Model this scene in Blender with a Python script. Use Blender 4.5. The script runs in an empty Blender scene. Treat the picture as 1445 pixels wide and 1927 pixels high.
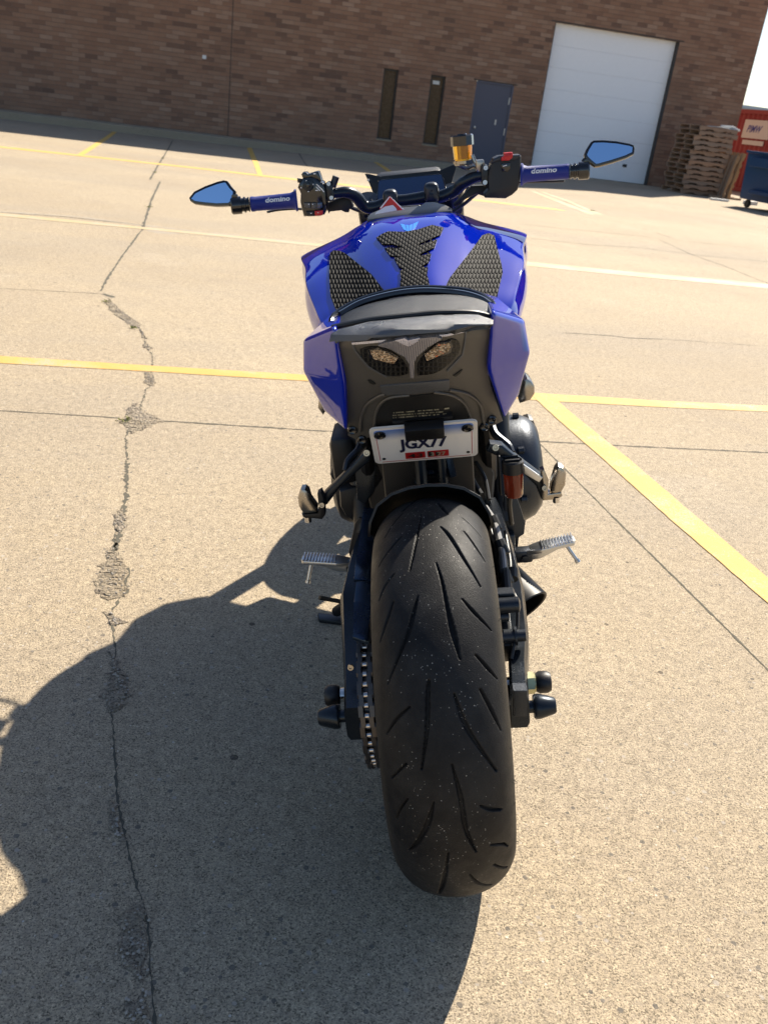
import bpy, bmesh, math, random
import numpy as np
from mathutils import Vector, Matrix
from mathutils.bvhtree import BVHTree
random.seed(7); rng = np.random.default_rng(7)
R = math.radians
sc = bpy.context.scene
COL = sc.collection

# ------------------------------------------------------------------ camera
FPX = 1650.0; PITCH = R(24.54); ROLL = R(7.46); CH = 1.158
cf = Vector((0, math.cos(PITCH), -math.sin(PITCH)))
r0 = Vector((1, 0, 0)); d0 = cf.cross(r0)
cr = math.cos(ROLL) * r0 - math.sin(ROLL) * d0
cd = math.sin(ROLL) * r0 + math.cos(ROLL) * d0
cam = bpy.data.cameras.new('camera'); cam.sensor_fit = 'VERTICAL'; cam.sensor_height = 36.0; cam.lens = 36.0 * FPX / 1927.0
cam.clip_start = 0.05; cam.clip_end = 2000
co = bpy.data.objects.new('camera', cam); COL.objects.link(co)
M = Matrix.Identity(4)
for i in range(3):
    M[i][0] = cr[i]; M[i][1] = -cd[i]; M[i][2] = -cf[i]
M[2][3] = CH
co.matrix_world = M; sc.camera = co
cam.dof.use_dof = True; cam.dof.focus_distance = 1.45; cam.dof.aperture_fstop = 11.0

# ------------------------------------------------------------------ light
SUN_AZ = R(28.0); SUN_EL = R(44.5)      # azimuth from +Y towards +X
w = bpy.data.worlds.new('World'); sc.world = w; w.use_nodes = True
nt = w.node_tree; nt.nodes.clear()
sky = nt.nodes.new('ShaderNodeTexSky'); sky.sky_type = 'NISHITA'; sky.sun_disc = False
sky.sun_elevation = SUN_EL; sky.sun_rotation = SUN_AZ; sky.altitude = 200; sky.air_density = 1.0; sky.dust_density = 0.9; sky.ozone_density = 1.6
bg = nt.nodes.new('ShaderNodeBackground'); bg.inputs[1].default_value = 0.074
wo = nt.nodes.new('ShaderNodeOutputWorld')
nt.links.new(sky.outputs[0], bg.inputs[0]); nt.links.new(bg.outputs[0], wo.inputs[0])
sl = bpy.data.lights.new('sun', 'SUN'); sl.energy = 5.0; sl.angle = R(0.55); sl.color = (1.0, 0.91, 0.77)
so = bpy.data.objects.new('sun', sl); COL.objects.link(so)
sdir = Vector((math.sin(SUN_AZ) * math.cos(SUN_EL), math.cos(SUN_AZ) * math.cos(SUN_EL), math.sin(SUN_EL)))
so.rotation_euler = sdir.to_track_quat('Z', 'Y').to_euler()
sc.view_settings.view_transform = 'Standard'; sc.view_settings.look = 'None'
sc.view_settings.exposure = 1.0; sc.view_settings.gamma = 1.0
sc.render.engine = 'CYCLES'
sc.cycles.max_bounces = 6; sc.cycles.transparent_max_bounces = 8
sc.cycles.use_denoising = True

# ------------------------------------------------------------------ materials
def newmat(name):
    m = bpy.data.materials.new(name); m.use_nodes = True
    return m, m.node_tree, m.node_tree.nodes['Principled BSDF']
def lk(nt, a, b): nt.links.new(a, b)
def nd(nt, t, **k):
    n = nt.nodes.new(t)
    for a, b in k.items(): setattr(n, a, b)
    return n
def mth(nt, op, a, b=None, c=None):
    n = nd(nt, 'ShaderNodeMath', operation=op)
    for i, v in enumerate((a, b, c)):
        if v is None: continue
        if isinstance(v, (int, float)): n.inputs[i].default_value = v
        else: lk(nt, v, n.inputs[i])
    return n.outputs[0]
def mix(nt, f, a, b, mode='MIX'):
    n = nd(nt, 'ShaderNodeMix', data_type='RGBA', blend_type=mode)
    for i, v in ((0, f), (6, a), (7, b)):
        if isinstance(v, (int, float)): n.inputs[i].default_value = v
        elif isinstance(v, tuple): n.inputs[i].default_value = v if len(v) == 4 else v + (1,)
        else: lk(nt, v, n.inputs[i])
    return n.outputs[2]
def ramp(nt, f, stops, interp='LINEAR'):
    n = nd(nt, 'ShaderNodeValToRGB'); cr_ = n.color_ramp; cr_.interpolation = interp
    while len(cr_.elements) < len(stops): cr_.elements.new(0.5)
    for e, (p, c) in zip(cr_.elements, stops):
        e.position = p; e.color = (c, c, c, 1) if isinstance(c, (int, float)) else tuple(c) + (1,)
    lk(nt, f, n.inputs[0]); return n.outputs[0]
def noise(nt, vec, scale, det=2.0, rough=0.5):
    n = nd(nt, 'ShaderNodeTexNoise'); n.inputs['Scale'].default_value = scale; n.inputs['Detail'].default_value = det
    n.inputs['Roughness'].default_value = rough
    if vec is not None: lk(nt, vec, n.inputs['Vector'])
    return n.outputs[0]
def voro(nt, vec, scale, feature='F1', out='Distance', rnd=1.0):
    n = nd(nt, 'ShaderNodeTexVoronoi', feature=feature); n.inputs['Scale'].default_value = scale
    n.inputs['Randomness'].default_value = rnd
    lk(nt, vec, n.inputs['Vector']); return n.outputs[out]
def bump(nt, h, dist, strength=1.0, nrm=None):
    b = nd(nt, 'ShaderNodeBump'); b.inputs['Distance'].default_value = dist; b.inputs['Strength'].default_value = strength
    lk(nt, h, b.inputs['Height'])
    if nrm is not None: lk(nt, nrm, b.inputs['Normal'])
    return b.outputs[0]
def geo(nt): return nd(nt, 'ShaderNodeNewGeometry').outputs['Position']
def obc(nt): return nd(nt, 'ShaderNodeTexCoord').outputs['Object']

def simple(name, col, rough=0.5, metal=0.0, coat=0.0, spec=0.5, nscale=0, ndist=0.0, cvar=0.0, aniso=0):
    m, nt, b = newmat(name)
    b.inputs['Base Color'].default_value = tuple(col) + (1,)
    b.inputs['Roughness'].default_value = rough; b.inputs['Metallic'].default_value = metal
    b.inputs['Coat Weight'].default_value = coat; b.inputs['Coat Roughness'].default_value = 0.03
    b.inputs['Specular IOR Level'].default_value = spec
    g = obc(nt)
    n1 = noise(nt, g, 14.0, 4, 0.6)
    rr = nd(nt, 'ShaderNodeMapRange'); lk(nt, n1, rr.inputs[0]); rr.inputs[1].default_value = 0.3; rr.inputs[2].default_value = 0.7
    rr.inputs[3].default_value = max(0.0, rough - 0.06); rr.inputs[4].default_value = min(1, rough + 0.08)
    lk(nt, rr.outputs[0], b.inputs['Roughness'])
    if cvar:
        c = mix(nt, n1, tuple(x * (1 - cvar) for x in col), tuple(min(1, x * (1 + cvar)) for x in col))
        lk(nt, c, b.inputs['Base Color'])
    if nscale:
        lk(nt, bump(nt, noise(nt, g, nscale, 2, 0.6), ndist), b.inputs['Normal'])
    return m

MAT = {}
MAT['black_plastic'] = simple('black_plastic', (0.007, 0.007, 0.008), 0.42, nscale=900, ndist=0.0003)
MAT['black_gloss'] = simple('black_gloss', (0.006, 0.006, 0.008), 0.12, coat=0.5)
MAT['satin_black'] = simple('satin_black_metal', (0.020, 0.026, 0.034), 0.26, metal=0.6)
MAT['guard'] = simple('chain_guard_satin', (0.035, 0.055, 0.085), 0.25, metal=0.85)  # blue of the reflected sky is tinted into the base colour
MAT['black_metal'] = simple('black_metal', (0.008, 0.008, 0.009), 0.45, metal=0.2)
MAT['engine'] = simple('engine_grey', (0.040, 0.046, 0.056), 0.36, metal=0.75, nscale=300, ndist=0.0004)
MAT['tail_plastic'] = simple('tail_plastic', (0.105, 0.098, 0.088), 0.32, metal=0.35, nscale=1400, ndist=0.0004)
MAT['tail_trim'] = simple('tail_trim_grained', (0.10, 0.105, 0.115), 0.33, metal=0.4, nscale=1100, ndist=0.0008)
MAT['seat'] = simple('seat_vinyl', (0.011, 0.014, 0.018), 0.38, spec=0.4, nscale=1300, ndist=0.0009)
MAT['grey_cover'] = simple('grey_cover', (0.10, 0.105, 0.11), 0.35, metal=0.3)
MAT['alu'] = simple('brushed_aluminium', (0.55, 0.56, 0.57), 0.34, metal=1.0, cvar=0.15)
MAT['steel'] = simple('polished_steel', (0.62, 0.60, 0.57), 0.2, metal=1.0)
MAT['chrome_dark'] = simple('smoked_steel', (0.35, 0.32, 0.28), 0.22, metal=1.0, cvar=0.2)
MAT['brass'] = simple('plated_nut', (0.50, 0.48, 0.28), 0.35, metal=0.8)
MAT['chain'] = simple('chain_steel', (0.10, 0.09, 0.085), 0.4, metal=0.8, cvar=0.3)
MAT['roller'] = simple('chain_roller', (0.55, 0.50, 0.46), 0.25, metal=1.0)
MAT['red'] = simple('red_plastic', (0.55, 0.012, 0.015), 0.35)
MAT['white'] = simple('white_print', (0.80, 0.80, 0.78), 0.5)
MAT['plate'] = simple('plate_white', (0.74, 0.71, 0.67), 0.4)
MAT['plate_ink'] = simple('plate_ink', (0.012, 0.014, 0.05), 0.45)
MAT['sticker_red'] = simple('sticker_red', (0.42, 0.01, 0.012), 0.4)
MAT['ink_black'] = simple('ink_black', (0.01, 0.01, 0.01), 0.5)
MAT['ink_pale'] = simple('ink_pale', (0.30, 0.28, 0.20), 0.6)
MAT['emblem'] = simple('emblem_light_blue', (0.03, 0.24, 0.80), 0.4)
MAT['grip'] = simple('grip_rubber_blue', (0.006, 0.018, 0.20), 0.48, nscale=900, ndist=0.0004)
MAT['grip_flange'] = simple('grip_flange', (0.07, 0.08, 0.20), 0.5)
MAT['rubber'] = simple('hose_rubber', (0.012, 0.012, 0.012), 0.5)
MAT['hose_grey'] = simple('hose_grey', (0.20, 0.195, 0.19), 0.4, metal=0.5)
MAT['wood_dark'] = None

# metallic blue paint
m, nt, b = newmat('blue_paint'); MAT['blue'] = m
b.inputs['Base Color'].default_value = (0.0, 0.012, 0.36, 1); b.inputs['Metallic'].default_value = 0.0; b.inputs['Specular IOR Level'].default_value = 0.0
b.inputs['Roughness'].default_value = 0.42; b.inputs['Coat Weight'].default_value = 1.0; b.inputs['Coat Roughness'].default_value = 0.025
b.inputs['Coat IOR'].default_value = 2.05
fl = noise(nt, obc(nt), 2500, 1)
lk(nt, bump(nt, fl, 0.00012, 0.6), b.inputs['Normal'])
# mirror glass
m, nt, b = newmat('mirror_glass'); MAT['mirror'] = m
b.inputs['Base Color'].default_value = (0.55, 0.76, 1.0, 1); b.inputs['Metallic'].default_value = 1.0; b.inputs['Roughness'].default_value = 0.03
# dash screen
m, nt, b = newmat('dash_glass'); MAT['dash'] = m
b.inputs['Base Color'].default_value = (0.012, 0.035, 0.10, 1); b.inputs['Roughness'].default_value = 0.12
b.inputs['Coat Weight'].default_value = 0.6
# amber fluid reservoirs
def fluid(name, col, tr=0.75):
    m, nt, b = newmat(name)
    b.inputs['Base Color'].default_value = col + (1,); b.inputs['Roughness'].default_value = 0.12
    b.inputs['Transmission Weight'].default_value = tr; b.inputs['IOR'].default_value = 1.3; b.inputs['Coat Weight'].default_value = 0.5
    return m
MAT['amber'] = fluid('amber_reservoir', (0.95, 0.42, 0.03), 0.8)
MAT['brown_fluid'] = fluid('brown_reservoir', (0.22, 0.028, 0.01), 0.3)
# lamp lenses
m, nt, b = newmat('smoked_lens'); MAT['lens'] = m
g = obc(nt)
ww = nd(nt, 'ShaderNodeTexWave', wave_type='BANDS', bands_direction='X'); ww.inputs['Scale'].default_value = 90; lk(nt, g, ww.inputs[0])
b.inputs['Base Color'].default_value = (0.26, 0.245, 0.26, 1); b.inputs['Roughness'].default_value = 0.16; b.inputs['Metallic'].default_value = 0.3
b.inputs['Coat Weight'].default_value = 0.6
lk(nt, bump(nt, ww.outputs[1], 0.0008, 0.7), b.inputs['Normal'])
m, nt, b = newmat('clear_lens'); MAT['clear'] = m
g = obc(nt); ww = nd(nt, 'ShaderNodeTexWave', wave_type='BANDS', bands_direction='X'); ww.inputs['Scale'].default_value = 110; lk(nt, g, ww.inputs[0])
b.inputs['Base Color'].default_value = (0.55, 0.56, 0.68, 1); b.inputs['Roughness'].default_value = 0.12; b.inputs['Metallic'].default_value = 0.6
lk(nt, bump(nt, ww.outputs[1], 0.001, 0.9), b.inputs['Normal'])
m, nt, b = newmat('indicator_lens'); MAT['indicator'] = m
g = obc(nt); v = voro(nt, g, 380, out='Color'); vd = voro(nt, g, 380)
lk(nt, ramp(nt, v, [(0.0, (0.14, 0.10, 0.06)), (0.45, (0.34, 0.24, 0.15)), (0.8, (0.80, 0.64, 0.46)), (0.93, (0.75, 0.18, 0.05))]), b.inputs['Base Color'])
b.inputs['Roughness'].default_value = 0.12; b.inputs['Metallic'].default_value = 0.5
lk(nt, bump(nt, vd, 0.003), b.inputs['Normal'])
m, nt, b = newmat('lamp_honeycomb'); MAT['honeycomb'] = m
uv = nd(nt, 'ShaderNodeUVMap').outputs[0]
v = voro(nt, uv, 115, 'DISTANCE_TO_EDGE', rnd=0.25)
st = ramp(nt, v, [(0.0, 1.0), (0.09, 1.0), (0.16, 0.0)])
lk(nt, mix(nt, st, (0.002, 0.002, 0.002), (0.018, 0.017, 0.016)), b.inputs['Base Color']); b.inputs['Roughness'].default_value = 0.35
lk(nt, bump(nt, st, 0.002), b.inputs['Normal'])
# grip pads: staggered scales
def scales(name, sx, sy, rot=0.0, dist=0.004, rough=0.42, col=(0.005, 0.005, 0.005)):
    m, nt, b = newmat(name)
    uv = nd(nt, 'ShaderNodeUVMap').outputs[0]
    mp = nd(nt, 'ShaderNodeMapping'); mp.inputs['Rotation'].default_value = (0, 0, rot); lk(nt, uv, mp.inputs[0])
    s = nd(nt, 'ShaderNodeSeparateXYZ'); lk(nt, mp.outputs[0], s.inputs[0])
    yy = mth(nt, 'MULTIPLY', s.outputs[1], sy); row = mth(nt, 'FLOOR', yy)
    off = mth(nt, 'MULTIPLY', mth(nt, 'MODULO', mth(nt, 'ABSOLUTE', row), 2.0), 0.5)
    xx = mth(nt, 'ADD', mth(nt, 'MULTIPLY', s.outputs[0], sx), off)
    fx = mth(nt, 'ABSOLUTE', mth(nt, 'SUBTRACT', mth(nt, 'FRACT', xx), 0.5)); fy = mth(nt, 'ABSOLUTE', mth(nt, 'SUBTRACT', mth(nt, 'FRACT', yy), 0.5))
    d = mth(nt, 'SQRT', mth(nt, 'ADD', mth(nt, 'POWER', fx, 2.0), mth(nt, 'MULTIPLY', mth(nt, 'POWER', fy, 2.0), 0.8)))
    h = ramp(nt, d, [(0.0, 1.0), (0.28, 0.85), (0.5, 0.0)])
    b.inputs['Base Color'].default_value = col + (1,); b.inputs['Roughness'].default_value = rough; b.inputs['Specular IOR Level'].default_value = 0.11
    lk(nt, mix(nt, h, (0.003, 0.003, 0.003), col), b.inputs['Base Color'])
    lk(nt, bump(nt, h, dist), b.inputs['Normal'])
    return m
MAT['pad_side'] = scales('side_pad_rubber', 150, 110, 0.0, 0.003, 0.65)
MAT['pad_mid'] = scales('centre_pad_rubber', 165, 150, 0.6, 0.0022, 0.65)
MAT['pad_plain'] = simple('pad_edge_rubber', (0.02, 0.022, 0.022), 0.38)

# tyre rubber with dust and grit specks
m, nt, b = newmat('tyre_rubber'); MAT['tyre'] = m
g = obc(nt); sep = nd(nt, 'ShaderNodeSeparateXYZ'); lk(nt, g, sep.inputs[0])
ax = mth(nt, 'ABSOLUTE', sep.outputs[0])
crown = ramp(nt, ax, [(0.015, 1.0), (0.06, 0.25), (0.075, 0.0)])
vv = nd(nt, 'ShaderNodeTexVoronoi'); vv.inputs['Scale'].default_value = 460; lk(nt, g, vv.inputs['Vector'])
rs = nd(nt, 'ShaderNodeSeparateColor'); lk(nt, vv.outputs['Color'], rs.inputs[0])
size = mth(nt, 'MULTIPLY', mth(nt, 'POWER', rs.outputs[0], 4.0), 0.38)
inside = mth(nt, 'LESS_THAN', vv.outputs['Distance'], size)
dens = noise(nt, g, 18, 4, 0.7)
thr = mth(nt, 'MULTIPLY', mth(nt, 'MULTIPLY', crown, ramp(nt, dens, [(0.42, 0.05), (0.62, 1.0)])), 0.8)
on = mth(nt, 'MULTIPLY', inside, mth(nt, 'LESS_THAN', rs.outputs[1], thr))
dust = mth(nt, 'MULTIPLY', noise(nt, g, 9, 5, 0.7), 1.0)
basec = mix(nt, ramp(nt, dust, [(0.35, 0.0), (0.75, 1.0)]), (0.008, 0.008, 0.009), (0.032, 0.031, 0.030))
wallc = mix(nt, ramp(nt, ax, [(0.080, 0.0), (0.088, 1.0)]), basec, (0.038, 0.034, 0.028))
lk(nt, mix(nt, on, wallc, (0.36, 0.34, 0.30)), b.inputs['Base Color'])
b.inputs['Roughness'].default_value = 0.5; b.inputs['Specular IOR Level'].default_value = 0.15
lk(nt, ramp(nt, noise(nt, g, 25, 4, 0.7), [(0.3, 0.40), (0.7, 0.62)]), b.inputs['Roughness'])
lk(nt, bump(nt, noise(nt, g, 500, 3, 0.7), 0.0006), b.inputs['Normal'])

# ------------------------------------------------------------------ ground materials
def concrete(name, shade=1.0, gravel=0.0):
    m, nt, b = newmat(name); g = geo(nt)
    mp = nd(nt, 'ShaderNodeMapping'); mp.inputs['Rotation'].default_value = (0, 0, -R(14.1)); lk(nt, g, mp.inputs[0]); g2 = mp.outputs[0]
    big = noise(nt, g2, 0.35, 5, 0.6); mid = noise(nt, g2, 4.0, 6, 0.65); fine = noise(nt, g, 260, 3, 0.85); fine2 = noise(nt, g, 90, 4, 0.75)
    ms = nd(nt, 'ShaderNodeMapping'); ms.inputs['Scale'].default_value = (0.5, 14, 1); lk(nt, g2, ms.inputs[0])
    streak = noise(nt, ms.outputs[0], 2.0, 5, 0.7)
    c = mix(nt, ramp(nt, big, [(0.32, 0.0), (0.68, 1.0)]), (0.44, 0.352, 0.238), (0.555, 0.452, 0.308))
    c = mix(nt, ramp(nt, mid, [(0.35, 0.0), (0.65, 1.0)]), c, (0.43, 0.36, 0.275)) if gravel else mix(nt, mth(nt, 'MULTIPLY', ramp(nt, mid, [(0.4, 0.0), (0.7, 1.0)]), 0.45), c, (0.44, 0.365, 0.27))
    c = mix(nt, mth(nt, 'MULTIPLY', ramp(nt, streak, [(0.5, 0.0), (0.75, 1.0)]), 0.25), c, (0.40, 0.33, 0.25))
    mb = nd(nt, 'ShaderNodeMapping'); mb.inputs['Scale'].default_value = (0.12, 0.55, 1); lk(nt, g2, mb.inputs[0])
    bandn = noise(nt, mb.outputs[0], 1.0, 4, 0.6)
    c = mix(nt, mth(nt, 'MULTIPLY', ramp(nt, bandn, [(0.48, 0.0), (0.62, 1.0)]), 0.35), c, (0.37, 0.325, 0.265))
    st_ = noise(nt, g2, 1.3, 3, 0.5)
    c = mix(nt, mth(nt, 'MULTIPLY', ramp(nt, st_, [(0.62, 0.0), (0.72, 1.0)]), 0.22), c, (0.30, 0.25, 0.20))
    c = mix(nt, mth(nt, 'MULTIPLY', ramp(nt, st_, [(0.25, 1.0), (0.36, 0.0)]), 0.3), c, (0.60, 0.51, 0.39))
    m2 = noise(nt, g, 38, 4, 0.7)
    c = mix(nt, 0.8, c, ramp(nt, m2, [(0.32, 0.72), (0.5, 1.0), (0.68, 1.14)]), 'MULTIPLY')
    # aggregate grain
    gr = ramp(nt, fine, [(0.36, 0.15), (0.48, 0.85), (0.58, 1.0)])
    c = mix(nt, gr, (0.11, 0.085, 0.065), c)
    vg = nd(nt, 'ShaderNodeTexVoronoi'); vg.inputs['Scale'].default_value = 430; lk(nt, g, vg.inputs['Vector'])
    vs_ = nd(nt, 'ShaderNodeSeparateColor'); lk(nt, vg.outputs['Color'], vs_.inputs[0])
    c = mix(nt, 0.75, c, ramp(nt, vs_.outputs[0], [(0.0, 0.15), (0.16, 0.5), (0.36, 1.0), (0.85, 1.05), (1.0, 1.5)]), 'MULTIPLY')
    vg2 = nd(nt, 'ShaderNodeTexVoronoi'); vg2.inputs['Scale'].default_value = 170; lk(nt, g, vg2.inputs['Vector'])
    vs2 = nd(nt, 'ShaderNodeSeparateColor'); lk(nt, vg2.outputs['Color'], vs2.inputs[0])
    c = mix(nt, 0.4, c, ramp(nt, vs2.outputs[1], [(0.0, 0.45), (0.15, 0.8), (0.3, 1.0), (0.9, 1.0), (1.0, 1.3)]), 'MULTIPLY')
    gr2 = ramp(nt, fine2, [(0.30, 0.3), (0.52, 1.0)])
    c = mix(nt, gr2, (0.30, 0.25, 0.19), c)
    v = nd(nt, 'ShaderNodeTexVoronoi'); v.inputs['Scale'].default_value = 75; lk(nt, g, v.inputs['Vector'])
    sp = nd(nt, 'ShaderNodeSeparateColor'); lk(nt, v.outputs['Color'], sp.inputs[0])
    stone = mth(nt, 'MULTIPLY', mth(nt, 'LESS_THAN', v.outputs['Distance'], mth(nt, 'MULTIPLY', sp.outputs[1], 0.38)), mth(nt, 'LESS_THAN', sp.outputs[0], 0.22))
    c = mix(nt, mth(nt, 'MULTIPLY', stone, 0.8), c, mix(nt, sp.outputs[2], (0.10, 0.09, 0.08), (0.42, 0.37, 0.31)))
    pale = mth(nt, 'MULTIPLY', mth(nt, 'LESS_THAN', v.outputs['Distance'], 0.16), mth(nt, 'GREATER_THAN', sp.outputs[0], 0.93))
    c = mix(nt, mth(nt, 'MULTIPLY', pale, 0.6), c, (0.66, 0.62, 0.55))
    v3 = nd(nt, 'ShaderNodeTexVoronoi'); v3.inputs['Scale'].default_value = 7; lk(nt, g, v3.inputs['Vector'])
    s3 = nd(nt, 'ShaderNodeSeparateColor'); lk(nt, v3.outputs['Color'], s3.inputs[0])
    spot = mth(nt, 'MULTIPLY', mth(nt, 'LESS_THAN', v3.outputs['Distance'], 0.055), mth(nt, 'LESS_THAN', s3.outputs[0], 0.5))
    c = mix(nt, mth(nt, 'MULTIPLY', spot, 0.75), c, (0.06, 0.045, 0.035))
    if shade != 1.0: c = mix(nt, 1.0, c, (shade, shade, shade), 'MULTIPLY')
    lk(nt, c, b.inputs['Base Color']); b.inputs['Roughness'].default_value = 0.88; b.inputs['Specular IOR Level'].default_value = 0.3
    h = mth(nt, 'ADD', fine, mth(nt, 'MULTIPLY', fine2, 0.8))
    n1 = bump(nt, h, 0.0022 if not gravel else 0.006)
    if gravel:
        vd = voro(nt, g, 85); n1 = bump(nt, mth(nt, 'SUBTRACT', 1.0, vd), 0.007, 1.0, n1)
    lk(nt, n1, b.inputs['Normal'])
    return m
MAT['concrete'] = concrete('concrete')
MAT['spall'] = concrete('broken_concrete', 1.0, 1.0)
MAT['kerb'] = concrete('kerb_concrete', 0.9)
def yellow(name, col, wear):
    m, nt, b = newmat(name); g = geo(nt)
    f = noise(nt, g, 190, 4, 0.75); f2 = noise(nt, g, 3.0, 5, 0.7)
    k = ramp(nt, mth(nt, 'ADD', mth(nt, 'MULTIPLY', f, 0.55), mth(nt, 'MULTIPLY', f2, 0.45)), [(wear, 1.0), (wear + 0.07, 0.0)])
    c = mix(nt, ramp(nt, f2, [(0.3, 0.0), (0.7, 1.0)]), col, tuple(x * 0.86 for x in col))
    lk(nt, mix(nt, k, c, (0.42, 0.35, 0.26)), b.inputs['Base Color']); b.inputs['Roughness'].default_value = 0.7
    lk(nt, bump(nt, f, 0.002), b.inputs['Normal']); return m
MAT['yellow'] = yellow('yellow_paint', (0.66, 0.375, 0.085), 0.41)
MAT['yellow_far'] = yellow('yellow_paint_bright', (0.66, 0.41, 0.09), 0.38)
MAT['yellow_pale'] = yellow('yellow_paint_worn', (0.50, 0.38, 0.19), 0.46)
m, nt, b = newmat('joint_gap'); MAT['joint'] = m
g = geo(nt); lk(nt, mix(nt, noise(nt, g, 60, 4, 0.8), (0.03, 0.03, 0.025), (0.16, 0.14, 0.10)), b.inputs['Base Color']); b.inputs['Roughness'].default_value = 0.95
m, nt, b = newmat('joint_stain'); MAT['stain'] = m
g = geo(nt); lk(nt, mix(nt, noise(nt, g, 9, 6, 0.8), (0.22, 0.19, 0.15), (0.44, 0.37, 0.28)), b.inputs['Base Color']); b.inputs['Roughness'].default_value = 0.95
MAT['moss'] = simple('moss', (0.22, 0.23, 0.06), 0.9, nscale=60, ndist=0.01, cvar=0.5)
MAT['pebble'] = simple('concrete_chips', (0.36, 0.32, 0.27), 0.9, nscale=200, ndist=0.002, cvar=0.3)

# brick
m, nt, b = newmat('brick_wall'); MAT['brick'] = m
oc = obc(nt); s = nd(nt, 'ShaderNodeSeparateXYZ'); lk(nt, oc, s.inputs[0])
px = mth(nt, 'ADD', s.outputs[0], s.outputs[1])
BW, BH = 0.305, 0.101
yy = mth(nt, 'DIVIDE', s.outputs[2], BH); row = mth(nt, 'FLOOR', yy)
off = mth(nt, 'MULTIPLY', mth(nt, 'MODULO', mth(nt, 'ABSOLUTE', row), 2.0), 0.5)
xx = mth(nt, 'ADD', mth(nt, 'DIVIDE', px, BW), off); cl = mth(nt, 'FLOOR', xx)
cv = nd(nt, 'ShaderNodeCombineXYZ'); lk(nt, cl, cv.inputs[0]); lk(nt, row, cv.inputs[1])
wn = nd(nt, 'ShaderNodeTexWhiteNoise', noise_dimensions='3D'); lk(nt, cv.outputs[0], wn.inputs['Vector'])
wsep = nd(nt, 'ShaderNodeSeparateColor'); lk(nt, wn.outputs['Color'], wsep.inputs[0])
clus = noise(nt, cv.outputs[0], 0.22, 2, 0.6)
key = mth(nt, 'ADD', mth(nt, 'ADD', mth(nt, 'MULTIPLY', wn.outputs['Value'], 0.60), mth(nt, 'MULTIPLY', clus, 0.22)), 0.25)
c = ramp(nt, key, [(0.26, (0.085, 0.060, 0.052)), (0.36, (0.19, 0.108, 0.077)), (0.46, (0.30, 0.165, 0.105)), (0.62, (0.34, 0.188, 0.120)), (0.85, (0.37, 0.220, 0.145)), (1.0, (0.46, 0.30, 0.21))])
c = mix(nt, mth(nt, 'MULTIPLY', noise(nt, oc, 6, 5, 0.7), 0.5), c, (0.13, 0.085, 0.06))
big = noise(nt, oc, 0.5, 5, 0.6); c = mix(nt, mth(nt, 'MULTIPLY', ramp(nt, big, [(0.45, 0.0), (0.75, 1.0)]), 0.3), c, (0.12, 0.088, 0.068))
fx = mth(nt, 'ABSOLUTE', mth(nt, 'SUBTRACT', mth(nt, 'FRACT', xx), 0.5)); fy = mth(nt, 'ABSOLUTE', mth(nt, 'SUBTRACT', mth(nt, 'FRACT', yy), 0.5))
mo = mth(nt, 'MAXIMUM', mth(nt, 'GREATER_THAN', fx, 0.5 - 0.016), mth(nt, 'GREATER_THAN', fy, 0.5 - 0.05))
mortar_c = mix(nt, noise(nt, oc, 0.8, 4, 0.7), (0.15, 0.10, 0.075), (0.34, 0.25, 0.19))
c = mix(nt, mth(nt, 'MULTIPLY', mo, 0.75), c, mortar_c)
lk(nt, c, b.inputs['Base Color']); b.inputs['Roughness'].default_value = 0.85; b.inputs['Specular IOR Level'].default_value = 0.25
hh = mth(nt, 'ADD', mth(nt, 'SUBTRACT', 1.0, mo), mth(nt, 'MULTIPLY', noise(nt, oc, 30, 4, 0.7), 0.5))
lk(nt, bump(nt, hh, 0.01), b.inputs['Normal'])
MAT['lintel'] = simple('steel_lintel', (0.05, 0.045, 0.04), 0.6, metal=0.3)
MAT['garage'] = simple('garage_door_white', (0.92, 0.93, 0.95), 0.45, cvar=0.03)
MAT['door_grey'] = simple('door_grey_blue', (0.085, 0.088, 0.125), 0.5, cvar=0.06)
MAT['win_glass'] = simple('window_painted_reflection', (0.085, 0.048, 0.022), 0.25, spec=0.25, cvar=0.5)  # brown of the reflected surroundings is put into the pane colour
MAT['win_frame'] = simple('window_frame_dark', (0.03, 0.026, 0.024), 0.5)
MAT['metal_small'] = simple('zinc', (0.5, 0.5, 0.5), 0.4, metal=0.8)
MAT['paper'] = simple('paper', (0.7, 0.7, 0.68), 0.7)
def wood(name, a, bcol):
    m, nt, b = newmat(name); g = obc(nt)
    oi = nd(nt, 'ShaderNodeObjectInfo')
    mp = nd(nt, 'ShaderNodeMapping'); mp.inputs['Scale'].default_value = (2, 14, 14); lk(nt, g, mp.inputs[0])
    n = noise(nt, mp.outputs[0], 3, 5, 0.7)
    c = mix(nt, n, a, bcol); c2 = mix(nt, mth(nt, 'MULTIPLY', oi.outputs['Random'], 0.7), c, (0.24, 0.19, 0.15))
    lk(nt, c2, b.inputs['Base Color']); b.inputs['Roughness'].default_value = 0.85
    lk(nt, bump(nt, n, 0.004), b.inputs['Normal']); return m
MAT['wood'] = wood('pallet_wood', (0.22, 0.125, 0.075), (0.50, 0.31, 0.19))
MAT['wood_new'] = wood('pallet_wood_fresh', (0.26, 0.14, 0.06), (0.44, 0.27, 0.13))
MAT['cont_red'] = simple('container_red', (0.26, 0.024, 0.030), 0.55, cvar=0.12)
MAT['dump_blue'] = simple('dumpster_blue', (0.008, 0.045, 0.13), 0.5, cvar=0.2)
MAT['far_blue'] = simple('far_cladding', (0.34, 0.42, 0.50), 0.6, cvar=0.05)
MAT['sign_blue'] = simple('sign_blue', (0.02, 0.03, 0.28), 0.5)
MAT['sign_white'] = simple('sign_white', (0.62, 0.60, 0.58), 0.6)
MAT['wheel_black'] = simple('castor_black', (0.02, 0.02, 0.02), 0.6)

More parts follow.
